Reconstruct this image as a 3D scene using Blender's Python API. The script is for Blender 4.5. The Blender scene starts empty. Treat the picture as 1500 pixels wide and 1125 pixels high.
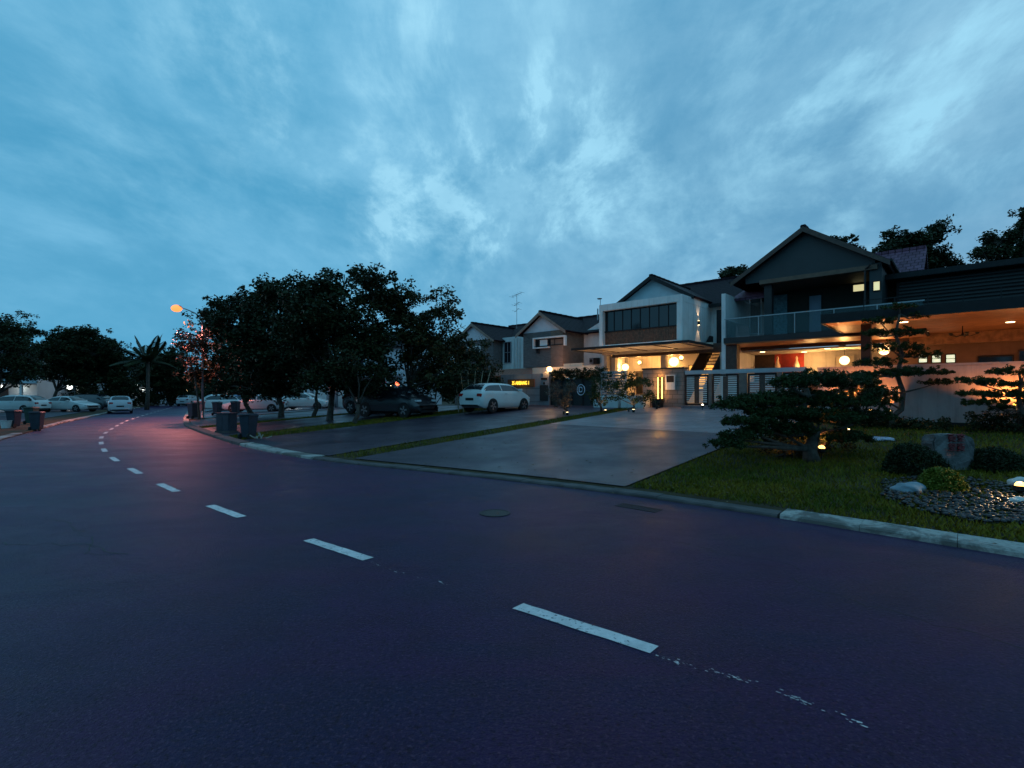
import bpy, bmesh, math, random
import numpy as np
from mathutils import Vector, Matrix
random.seed(7); RNG = np.random.RandomState(11)
sc = bpy.context.scene
COL = sc.collection
R = math.radians
# ------------------------------------------------------------------ camera
F, HZ, CH = 740.0, 577.0, 1.7          # focal length in photo pixels, horizon row, eye height
cd = bpy.data.cameras.new('camera'); cam = bpy.data.objects.new('camera', cd); COL.objects.link(cam)
cam.location = (0, 0, CH); cam.rotation_euler = (R(90), 0, 0)
cd.sensor_width = 36; cd.lens = F/1500*36; cd.shift_y = (HZ-562.5)/1500; cd.clip_end = 2000; cd.clip_start = .05
sc.camera = cam
sc.view_settings.view_transform = 'Standard'; sc.view_settings.look = 'None'
sc.view_settings.exposure = 0; sc.view_settings.gamma = 1
# ------------------------------------------------------------------ sky
SUN_EL, SUN_ROT = R(2), R(-75)
w = bpy.data.worlds.new('World'); sc.world = w; w.use_nodes = True
nt = w.node_tree; nt.nodes.clear()
class NT:
    def __init__(s, t): s.t = t
    def n(s, typ, **k):
        o = s.t.nodes.new(typ)
        for a, b in k.items(): setattr(o, a, b)
        return o
    def l(s, a, b): s.t.links.new(a, b)
    def inp(s, sock, v):
        if isinstance(v, (int, float, tuple, list)): sock.default_value = v
        else: s.l(v, sock)
    def math(s, op, a, b=0.0, c=0.0, clamp=False):
        o = s.n('ShaderNodeMath', operation=op, use_clamp=clamp)
        s.inp(o.inputs[0], a); s.inp(o.inputs[1], b); s.inp(o.inputs[2], c); return o.outputs[0]
    def vm(s, op, a, b=(0, 0, 0)):
        o = s.n('ShaderNodeVectorMath', operation=op)
        s.inp(o.inputs[0], a); s.inp(o.inputs[1], b)
        return o.outputs['Value'] if op in ('DOT_PRODUCT', 'LENGTH') else o.outputs[0]
    def noise(s, vec, scale, detail=4, rough=.55, dist=0.0):
        o = s.n('ShaderNodeTexNoise'); s.l(vec, o.inputs['Vector'])
        o.inputs['Scale'].default_value = scale; o.inputs['Detail'].default_value = detail
        o.inputs['Roughness'].default_value = rough; o.inputs['Distortion'].default_value = dist
        return o.outputs['Fac']
    def rng(s, v, a, b, c=0.0, d=1.0, smooth=True):
        o = s.n('ShaderNodeMapRange'); o.interpolation_type = 'SMOOTHSTEP' if smooth else 'LINEAR'
        s.inp(o.inputs[0], v)
        for i, q in enumerate((a, b, c, d)): o.inputs[i+1].default_value = q
        return o.outputs[0]
    def mix(s, f, a, b, blend='MIX'):
        o = s.n('ShaderNodeMix', data_type='RGBA', blend_type=blend)
        s.inp(o.inputs[0], f)
        for sock, q in ((o.inputs[6], a), (o.inputs[7], b)):
            if isinstance(q, tuple) and len(q) == 3: q = q+(1,)
            s.inp(sock, q)
        return o.outputs[2]
    def mapping(s, vec, scale=(1, 1, 1), rot=(0, 0, 0), loc=(0, 0, 0)):
        o = s.n('ShaderNodeMapping'); s.l(vec, o.inputs[0])
        o.inputs['Scale'].default_value = scale; o.inputs['Rotation'].default_value = rot; o.inputs['Location'].default_value = loc
        return o.outputs[0]
N = NT(nt)
tc = N.n('ShaderNodeTexCoord').outputs['Generated']
sep = N.n('ShaderNodeSeparateXYZ'); N.l(tc, sep.inputs[0])
zc = N.math('ADD', N.math('MAXIMUM', sep.outputs[2], 0.0), .42)
cp = N.n('ShaderNodeCombineXYZ'); N.inp(cp.inputs[0], N.math('DIVIDE', sep.outputs[0], zc)); N.inp(cp.inputs[1], N.math('DIVIDE', sep.outputs[1], zc))
plane = cp.outputs[0]                       # cloud layer: direction projected on a high flat deck
def sdir(px, py): return tuple(Vector(((px-750)/F, 1, (HZ-py)/F)).normalized())
warp = N.n('ShaderNodeTexNoise'); N.l(plane, warp.inputs['Vector']); warp.inputs['Scale'].default_value = 1.1; warp.inputs['Detail'].default_value = 2
wv_ = N.vm('SCALE', N.vm('SUBTRACT', warp.outputs['Color'], (.5, .5, .5))); wv_.node.inputs['Scale'].default_value = .35
pl2 = N.vm('ADD', plane, wv_)
big = N.noise(N.mapping(pl2, (1, .95, 1), (0, 0, R(25)), (3.6, 1.2, 0)), 1.5, 3, .45)
mid = N.noise(N.mapping(pl2, (1, .72, 1), (0, 0, R(-50)), (7.9, 2.6, 0)), 4.2, 7, .60)
fine = N.noise(N.mapping(pl2, (1, .6, 1), (0, 0, R(-50)), (1.3, 9.2, 0)), 11.0, 8, .66)
streak = N.noise(N.mapping(tc, (1, 1, 3.4), (0, R(32), 0), (2.2, .4, 1.7)), 3.4, 7, .62)
dk = N.n('ShaderNodeMix', data_type='RGBA')
side = N.rng(N.vm('DOT_PRODUCT', tc, tuple(Vector((.82, .5, .1)).normalized())), .15, 1.0)
base = N.mix(side, (.080, .37, .615), (.12, .35, .57))
lite = N.mix(side, (.205, .54, .80), (.31, .575, .78))
f1 = N.rng(big, .38, .62); f2 = N.rng(mid, .35, .67); f3 = N.rng(fine, .34, .68)
f4 = N.rng(streak, .38, .68)
fac = N.math('ADD', N.math('MULTIPLY', f1, .46), N.math('MULTIPLY', f2, .26))
fac = N.math('ADD', fac, N.math('MULTIPLY', f3, .14))
fac = N.math('ADD', fac, N.math('MULTIPLY', f4, .24)); fac = N.math('SUBTRACT', fac, .05, clamp=True)
col = N.mix(fac, base, lite)
# brighter breaks in the deck
br = None
for px, py, r, k in ((580, 315, 4.5, 1.2), (640, 290, 6, .55), (715, 265, 8, 1.25), (800, 235, 9, 1.1), (900, 272, 6, .6), (1000, 300, 7, .35), (1130, 285, 6, .55),
                     (1220, 225, 8, .7), (1320, 160, 8, .7), (1400, 105, 7, .75), (1240, 90, 12, .4), (520, 60, 15, .6), (420, 30, 12, .4), (740, 130, 14, .35), (200, 170, 9, .2), (280, 210, 6, .22), (700, 425, 9, .35), (1010, 380, 9, .45)):
    d = N.vm('DOT_PRODUCT', tc, sdir(px, py))
    q = N.rng(d, math.cos(R(r*1.5)), 1.0, 0, k)
    br = q if br is None else N.math('MAXIMUM', br, q)
br = N.math('MULTIPLY', br, N.math('ADD', N.math('MULTIPLY', f2, .55), N.math('ADD', N.math('MULTIPLY', f3, .45), N.math('MULTIPLY', f4, .35))), clamp=True)
tear = N.rng(N.noise(N.mapping(pl2, (1, .55, 1), (0, 0, R(-50)), (4.4, 3.1, 0)), 6.5, 8, .62), .44, .60)
br = N.math('MULTIPLY', br, N.math('ADD', .45, N.math('MULTIPLY', tear, .95)), clamp=True)
col = N.mix(br, col, (.37, .74, .96))
dkf = None
for px, py, r, k in ((60, 300, 12, .5), (330, 340, 13, .45), (720, 365, 7, .4), (880, 345, 8, .4), (1010, 250, 7, .35), (1180, 330, 6, .4), (1300, 260, 6, .4), (980, 180, 8, .3), (1450, 250, 7, .3), (120, 60, 9, .2)):
    q = N.rng(N.vm('DOT_PRODUCT', tc, sdir(px, py)), math.cos(R(r*1.6)), 1.0, 0, k)
    dkf = q if dkf is None else N.math('MAXIMUM', dkf, q)
dkf = N.math('MULTIPLY', dkf, N.math('SUBTRACT', 1.15, f2), clamp=True)
col = N.mix(dkf, col, N.mix(side, (.075, .34, .57), (.15, .37, .57)))
low = N.rng(sep.outputs[2], 0.0, .30, .62, 0)
col = N.mix(low, col, N.mix(side, (.085, .385, .63), (.30, .50, .68)))
st = N.n('ShaderNodeTexSky'); st.sky_type = 'NISHITA'; st.sun_disc = False; st.sun_elevation = SUN_EL; st.sun_rotation = SUN_ROT
skyk = N.vm('SCALE', st.outputs[0]); skyk.node.inputs['Scale'].default_value = .05
col = N.mix(.03, col, skyk)
below = N.rng(sep.outputs[2], -.05, 0.0)
col = N.mix(below, (.03, .05, .07), col)
bg = N.n('ShaderNodeBackground'); N.l(col, bg.inputs[0]); bg.inputs[1].default_value = 1.0
N.l(bg.outputs[0], N.n('ShaderNodeOutputWorld').inputs[0])
# ------------------------------------------------------------------ sun (already set: only a trace of soft dusk light)
sl = bpy.data.lights.new('sun', 'SUN'); sl.energy = .12; sl.angle = R(20); sl.color = (1, .8, .72)
so = bpy.data.objects.new('sun', sl); COL.objects.link(so)
so.rotation_euler = Vector((math.sin(SUN_ROT)*math.cos(R(12)), math.cos(SUN_ROT)*math.cos(R(12)), math.sin(R(12)))).to_track_quat('Z', 'Y').to_euler()
# ------------------------------------------------------------------ frame of the street: u along the frontages, v from the street to the houses
ANG = R(42); CA, SA = math.cos(ANG), math.sin(ANG)
def W(u, v, z=0.0): return Vector((u*CA+v*SA, -u*SA+v*CA, z))
def UVof(x, y): return x*CA-y*SA, x*SA+y*CA
def Q(px, py, v):                       # point on the frontage plane v seen at a photo pixel
    t = (px-750)/F; D = v/(SA*t+CA); return D*(CA*t-SA), CH+(HZ-py)/F*D
def U(px, v): return Q(px, HZ, v)[0]
def PW(px, py, D): return Vector(((px-750)/F*D, D, CH+(HZ-py)/F*D))
def tbl(pts):
    p = sorted(pts); xs = np.linspace(-140, 60, 2001); ys = np.interp(xs, [a for a, b in p], [b for a, b in p])
    k = np.exp(-np.linspace(-2, 2, 61)**2); k /= k.sum()
    ys = np.convolve(np.pad(ys, 30, mode='reflect', reflect_type='odd'), k, 'valid')
    return lambda u: float(np.interp(u, xs, ys))
kerbR = tbl([(60, 6.4), (10, 7.2), (.4, 7.4), (-1.8, 7.6), (-4.45, 7.6), (-6.6, 7.3), (-8.5, 7.0), (-11.2, 6.4), (-13.4, 6.15), (-17.7, 6.3), (-23.5, 7.05), (-30.2, 8.1), (-38.3, 10.2), (-55.7, 15.2), (-74.6, 21.6), (-140, 44)])
midL = tbl([(60, 7.5), (-1.5, 3.13), (-2.75, 3.04), (-4.6, 2.86), (-5.7, 2.77), (-7.5, 2.68), (-8.6, 2.61), (-10.8, 2.62), (-13.5, 2.7), (-16, 2.8), (-18.7, 3.0), (-22.5, 3.5), (-26.2, 4.1), (-31.2, 5.3), (-38.3, 7.1), (-45.6, 9.3), (-52.6, 11.5), (-64.6, 15.4), (-80, 20.5), (-140, 41)])
edgeL = tbl([(60, -1.2), (-10, -1), (-18, -.3), (-26.3, 1.2), (-29.4, 2.0), (-40.2, 4.7), (-60.5, 10.6), (-79.9, 17.1), (-140, 37.5)])
VG = 22.5
def zfront(u): return float(np.interp(u, [-140, -45, -20, -4.6, -3.2, 10, 60], [.3, .4, 1.06, 1.08, .62, .6, .6]))
def hgt(u, v):
    k = kerbR(u)
    if v < k:
        l = edgeL(u)
        if v > l: return 0.0
        return .06
    t = min(1.0, max(0.0, (v-k-.35)/(max(VG, k+12)-k-.35)))
    return .07+(zfront(u)-.07)*t
# ------------------------------------------------------------------ materials
MC = {}
def M(name, c=(.5, .5, .5), r=.6, var=.15, sc_=6.0, bump=0.0, bs=30.0, metal=0.0, emit=0.0, spec=.5, c2=None, bands=None, det=4):
    if name in MC: return MC[name]
    m = bpy.data.materials.new(name); m.use_nodes = True; t = NT(m.node_tree); b = m.node_tree.nodes['Principled BSDF']
    oc = t.n('ShaderNodeTexCoord').outputs['Object']
    if emit:
        b.inputs['Base Color'].default_value = c+(1,); b.inputs['Emission Color'].default_value = c+(1,); b.inputs['Emission Strength'].default_value = emit
        MC[name] = m; return m
    nz = t.noise(oc, sc_, det, .6)
    a = tuple(min(1, q*(1-var)) for q in c); d = c2 or tuple(min(1, q*(1+var)) for q in c)
    cc = t.mix(t.rng(nz, .32, .68), a, d)
    if 'render' in name:
        stn = t.noise(t.mapping(oc, (2.6, 2.6, .22)), 1.6, 6, .7); cc = t.mix(t.rng(stn, .48, .74, 0, .5), cc, tuple(q*.42 for q in c)); cc = t.mix(t.rng(t.noise(oc, 5, 6, .7), .5, .8, 0, .35), cc, tuple(q*.6 for q in c))
    t.l(cc, b.inputs['Base Color'])
    b.inputs['Roughness'].default_value = r; b.inputs['Metallic'].default_value = metal; b.inputs['Specular IOR Level'].default_value = spec
    if bump:
        bp = t.n('ShaderNodeBump'); bp.inputs['Distance'].default_value = bump
        if bands:
            wv = t.n('ShaderNodeTexWave', wave_type='BANDS', bands_direction=bands[0]); wv.inputs['Scale'].default_value = bands[1]; wv.inputs['Distortion'].default_value = .4
            t.l(oc, wv.inputs[0]); hh = t.math('ADD', wv.outputs['Fac'], t.math('MULTIPLY', t.noise(oc, bs, 3), .4)); t.l(hh, bp.inputs['Height'])
        else: t.l(t.noise(oc, bs, 5, .65), bp.inputs['Height'])
        t.l(bp.outputs[0], b.inputs['Normal'])
    MC[name] = m; return m
def tile_mat(name, c):
    m = bpy.data.materials.new(name); m.use_nodes = True; t = NT(m.node_tree); b = m.node_tree.nodes['Principled BSDF']
    oc = t.n('ShaderNodeTexCoord').outputs['Object']
    br_ = t.n('ShaderNodeTexBrick'); t.l(t.mapping(oc, (1, 1, 1)), br_.inputs[0])
    br_.inputs['Scale'].default_value = 1.0; br_.inputs['Brick Width'].default_value = .3; br_.inputs['Row Height'].default_value = .3
    br_.inputs['Mortar Size'].default_value = .02; br_.inputs['Mortar Smooth'].default_value = .6
    br_.inputs['Color1'].default_value = c+(1,); br_.inputs['Color2'].default_value = tuple(q*1.6 for q in c)+(1,); br_.inputs['Mortar'].default_value = tuple(q*.3 for q in c)+(1,)
    t.l(t.mix(t.rng(t.noise(oc, 1.3), .3, .7, 0, .5), br_.outputs[0], tuple(q*.6 for q in c)), b.inputs['Base Color'])
    bp = t.n('ShaderNodeBump'); bp.inputs['Distance'].default_value = .05; t.l(br_.outputs['Fac'], bp.inputs['Height']); bp.invert = True
    t.l(bp.outputs[0], b.inputs['Normal']); b.inputs['Roughness'].default_value = .65; b.inputs['Specular IOR Level'].default_value = .1
    return m
def brick_mat(name, c1, c2, mortar, bw=.23, rh=.085):
    m = bpy.data.materials.new(name); m.use_nodes = True; t = NT(m.node_tree); b = m.node_tree.nodes['Principled BSDF']
    oc = t.n('ShaderNodeTexCoord').outputs['Object']
    s = t.n('ShaderNodeSeparateXYZ'); t.l(oc, s.inputs[0]); cb = t.n('ShaderNodeCombineXYZ')
    t.l(t.math('ADD', s.outputs[0], s.outputs[1]), cb.inputs[0]); t.l(s.outputs[2], cb.inputs[1])
    br_ = t.n('ShaderNodeTexBrick'); t.l(cb.outputs[0], br_.inputs[0]); br_.inputs['Scale'].default_value = 1
    br_.inputs['Brick Width'].default_value = bw; br_.inputs['Row Height'].default_value = rh; br_.inputs['Mortar Size'].default_value = .012
    for k, q in (('Color1', c1), ('Color2', c2), ('Mortar', mortar)): br_.inputs[k].default_value = q+(1,)
    t.l(t.mix(t.rng(t.noise(oc, 2.2), .3, .7, 0, .35), br_.outputs[0], tuple(q*.55 for q in c1)), b.inputs['Base Color'])
    bp = t.n('ShaderNodeBump'); bp.inputs['Distance'].default_value = .02; t.l(br_.outputs['Fac'], bp.inputs['Height']); bp.invert = True
    t.l(bp.outputs[0], b.inputs['Normal']); b.inputs['Roughness'].default_value = .8
    return m
def leaf_mat(name, c, c2, r=.5):
    m = bpy.data.materials.new(name); m.use_nodes = True; t = NT(m.node_tree); b = m.node_tree.nodes['Principled BSDF']
    oc = t.n('ShaderNodeTexCoord').outputs['Object']
    f = t.math('ADD', t.math('MULTIPLY', t.rng(t.noise(oc, .9, 3), .35, .65), .6), t.math('MULTIPLY', t.rng(t.noise(oc, 9, 2), .35, .65), .4))
    t.l(t.mix(f, c, c2), b.inputs['Base Color']); b.inputs['Roughness'].default_value = r; b.inputs['Specular IOR Level'].default_value = .12
    return m
def asphalt():
    m = bpy.data.materials.new('asphalt'); m.use_nodes = True; t = NT(m.node_tree); b = m.node_tree.nodes['Principled BSDF']
    oc = t.n('ShaderNodeTexCoord').outputs['Object']
    f = t.rng(t.noise(t.mapping(oc, (1, 2.2, 1)), .35, 5, .6, .8), .35, .65)
    c = t.mix(f, (.046, .0145, .072), (.018, .019, .062))
    c = t.mix(t.rng(t.noise(oc, 2.3, 6, .7), .35, .72, 0, .45), c, (.022, .010, .026))
    sp = t.rng(t.noise(oc, 44, 4, .8), .52, .64)
    c = t.mix(t.math('MULTIPLY', sp, .85), c, (.13, .075, .125)); c = t.mix(t.rng(t.noise(t.vm('ADD', oc, (7.3, 1.1, 0)), 30, 5, .8), .5, .62, 0, .8), c, (.010, .006, .012))
    vo = t.n('ShaderNodeTexVoronoi'); vo.inputs['Scale'].default_value = 38; t.l(oc, vo.inputs['Vector'])
    pale = t.rng(vo.outputs['Distance'], .05, .12, 1, 0)
    sel = t.rng(t.noise(oc, 14, 2), .62, .72)
    c = t.mix(t.math('MULTIPLY', t.math('MULTIPLY', pale, sel), .5), c, (.3, .27, .3))
    t.l(c, b.inputs['Base Color'])
    t.l(t.rng(t.noise(t.mapping(oc, (1, 1.6, 1)), .6, 5, .65, .5), .3, .7, .33, .46), b.inputs['Roughness'])
    b.inputs['Specular IOR Level'].default_value = .20; b.inputs['Specular Tint'].default_value = (1, .72, 1, 1)
    bp = t.n('ShaderNodeBump'); bp.inputs['Distance'].default_value = .03
    hh = t.math('ADD', t.math('MULTIPLY', t.noise(oc, 48, 4, .75), 1.0), t.math('MULTIPLY', t.noise(oc, 5, 4, .6, .6), .35)); t.l(hh, bp.inputs['Height'])
    t.l(bp.outputs[0], b.inputs['Normal'])
    return m
def paving(name, c1, c2, scale, rlo, rhi, joint=None, bump=.004):
    m = bpy.data.materials.new(name); m.use_nodes = True; t = NT(m.node_tree); b = m.node_tree.nodes['Principled BSDF']
    oc = t.n('ShaderNodeTexCoord').outputs['Object']
    f = t.rng(t.noise(t.mapping(oc, (1, 1.8, 1), (0, 0, ANG)), scale, 6, .62, .7), .34, .68)
    c = t.mix(f, c1, c2); c = t.mix(t.rng(t.noise(oc, 60, 2), .4, .8, 0, .4), c, tuple(q*1.7 for q in c2))
    bp = t.n('ShaderNodeBump'); bp.inputs['Distance'].default_value = bump
    h = t.noise(oc, 45, 4, .7)
    if joint:
        br_ = t.n('ShaderNodeTexBrick'); t.l(t.mapping(oc, (1, 1, 1), (0, 0, ANG)), br_.inputs[0]); br_.inputs['Scale'].default_value = 1
        br_.inputs['Brick Width'].default_value = joint[0]; br_.inputs['Row Height'].default_value = joint[1]; br_.inputs['Mortar Size'].default_value = .012
        c = t.mix(t.math('MULTIPLY', br_.outputs['Fac'], .55), c, tuple(q*.3 for q in c1)); h = t.math('SUBTRACT', h, t.math('MULTIPLY', br_.outputs['Fac'], 2))
    t.l(c, b.inputs['Base Color']); t.l(h, bp.inputs['Height']); t.l(bp.outputs[0], b.inputs['Normal']); b.inputs['Specular IOR Level'].default_value = .33; b.inputs['Specular Tint'].default_value = (.9, .78, 1, 1)
    t.l(t.rng(t.noise(oc, .8, 5), .3, .7, rlo, rhi), b.inputs['Roughness'])
    return m
def kerb_mat():
    m = bpy.data.materials.new('weathered_concrete'); m.use_nodes = True; t = NT(m.node_tree); b = m.node_tree.nodes['Principled BSDF']
    oc = t.n('ShaderNodeTexCoord').outputs['Object']
    f = t.rng(t.noise(oc, 1.1, 7, .65, .8), .44, .56)
    c = t.mix(f, (.11, .10, .09), (.36, .34, .31)); c = t.mix(t.rng(t.noise(oc, 14, 5, .7), .45, .7, 0, .6), c, (.08, .08, .075))
    t.l(c, b.inputs['Base Color']); b.inputs['Roughness'].default_value = .85
    bp = t.n('ShaderNodeBump'); bp.inputs['Distance'].default_value = .01; t.l(t.noise(oc, 25, 5, .7), bp.inputs['Height']); t.l(bp.outputs[0], b.inputs['Normal'])
    return m
def glass_mat(name, c, alpha=.35, r=.03):
    m = bpy.data.materials.new(name); m.use_nodes = True; b = m.node_tree.nodes['Principled BSDF']
    b.inputs['Base Color'].default_value = c+(1,); b.inputs['Roughness'].default_value = r; b.inputs['Alpha'].default_value = alpha; b.inputs['Specular IOR Level'].default_value = .4
    return m
mA = asphalt(); mKerb = kerb_mat()
mDrive = paving('driveway_asphalt', (.020, .014, .022), (.055, .038, .052), .45, .35, .55)
mPad = paving('pale_paving', (.13, .105, .115), (.24, .19, .20), .7, .32, .5, (.6, .6))
mBrickPave = paving('red_paving', (.16, .07, .05), (.26, .12, .09), 1.5, .6, .8, (.2, .1))
mSoil = paving('turf_soil', (.022, .016, .004), (.05, .036, .010), 1.1, .9, 1.0, None, .02)
mGrass = leaf_mat('grass', (.045, .068, .004), (.19, .13, .012), .7)
mPaint = M('road_paint', (.72, .64, .62), .6, .10, 9, .004, 40)
_t = NT(mPaint.node_tree); _b = mPaint.node_tree.nodes['Principled BSDF']; _src = _b.inputs['Base Color'].links[0].from_socket; _oc = _t.n('ShaderNodeTexCoord').outputs['Object']
_c = _t.mix(_t.rng(_t.noise(_oc, 26, 6, .75), .56, .63), _src, (.03, .02, .035)); _c = _t.mix(_t.rng(_t.noise(_oc, 2.6, 5, .7), .3, .7, 0, .35), _c, (.16, .15, .16)); _t.l(_c, _b.inputs['Base Color'])
mLeafA = leaf_mat('dark_leaf', (.010, .016, .007), (.036, .044, .016))
mLeafB = leaf_mat('olive_leaf', (.02, .022, .007), (.045, .040, .013))
mLeafC = leaf_mat('mid_leaf', (.016, .030, .007), (.045, .062, .016))
mLeafR = leaf_mat('reddish_and_lamplit_leaf', (.06, .03, .018), (.12, .05, .026))  # on the young tree, the street lamp's red light is put into this colour
mNeedle = leaf_mat('needle', (.010, .022, .006), (.028, .046, .011), .6)
mYel = leaf_mat('yellow_green_leaf', (.07, .10, .012), (.18, .17, .02))
mFlower = leaf_mat('flowering_leaf', (.05, .05, .03), (.16, .09, .07))
mBark = M('bark', (.06, .045, .035), .9, .4, 9, .03, 14)
mWhite = M('white_render', (.62, .62, .61), .75, .07, 1.2, .003, 40)
mCream = M('cream_render', (.52, .46, .38), .8, .08, 1.5, .003, 40)
mPinkWall = M('pale_pink_render', (.34, .27, .26), .8, .10, .9, .004, 30)
mGreyWall = M('grey_render', (.20, .20, .22), .75, .1, 1.4, .003, 40)
mDark = M('charcoal_render', (.018, .017, .018), .7, .15, 2, .003, 40)
mSlate = M('slate_panel', (.020, .024, .026), .55, .12, 1.5, .003, 30)
mBlack = M('black_metal', (.012, .011, .012), .55, .2, 8, spec=.25)
mSteel = M('grey_steel', (.28, .29, .30), .4, .1, 10, metal=.6)
mBeam = M('pale_beam', (.30, .34, .37), .6, .08, 3)
mWood = M('timber_planks', (.26, .13, .06), .5, .3, 5, .01, 20, bands=('X', 6))
mSoffit = M('timber_soffit', (.30, .13, .055), .45, .18, 3, .004, 18, bands=('Y', 3.4))
mBarge = M('barge_brown', (.20, .15, .12), .7, .15, 4)
mDWood = M('dark_timber', (.055, .028, .018), .5, .3, 6, .01, 20)
mTile = tile_mat('dark_roof_tile', (.013, .006, .010)); mTileP = tile_mat('plum_roof_tile', (.12, .055, .085))
mBrick = brick_mat('brown_brick', (.17, .10, .07), (.24, .15, .10), (.20, .17, .15))
mBrickG = brick_mat('grey_brick', (.09, .09, .095), (.14, .14, .14), (.11, .11, .11))
mStoneC = brick_mat('stone_cladding', (.20, .15, .13), (.27, .20, .17), (.10, .08, .07), .5, .2)
mGlassD = M('dark_window', (.008, .009, .013), .06, .2, 2, spec=.6)
mGlassC = M('car_window', (.01, .012, .015), .08, .1, 2, spec=.8)
mGlassB = glass_mat('balcony_glass', (.03, .08, .09), .28)
mRed = M('red_panel', (.45, .05, .03), .5, .15, 4)
mTerra = M('terracotta', (.22, .08, .05), .7, .2, 6, .02, 20, bands=('X', 3))
mStone = M('garden_stone', (.12, .11, .11), .7, .4, 3.5, .03, 9)
mPebble = M('black_pebble', (.009, .008, .010), .3, .5, 12, .002, 30, spec=.4)
mPlast = M('dark_bin_plastic', (.022, .03, .045), .5, .2, 5)
mRubber = M('rubber', (.012, .012, .012), .8, .1, 10)
mRim = M('alloy', (.35, .35, .36), .3, .1, 10, metal=.8)
WARM = (1.0, .50, .16)
def E(name, c, s): return M(name, c, emit=s)
eWarm = E('warm_bulb', (1.0, .70, .34), 9); eGlobe = E('warm_globe', (1.0, .66, .32), 3.2); eBar = E('amber_bar', (1.0, .50, .10), 5); eWin = E('lit_window', (.88, .80, .42), .75)
eWinB = E('lit_cool_window', (.80, .85, .62), .9); eCool = E('cool_bulb', (.95, 1, .92), 5); eSod = E('sodium_lamp', (1.0, .21, .055), 2.3); eLed = E('led_letter', (1.0, .62, .05), 2.2); ePink = E('pink_light', (1.0, .08, .45), 2.0); eRedL = E('red_light', (1.0, .22, .10), 2.0); eAmb = E('amber_window', (1.0, .55, .12), 1.0)
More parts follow.
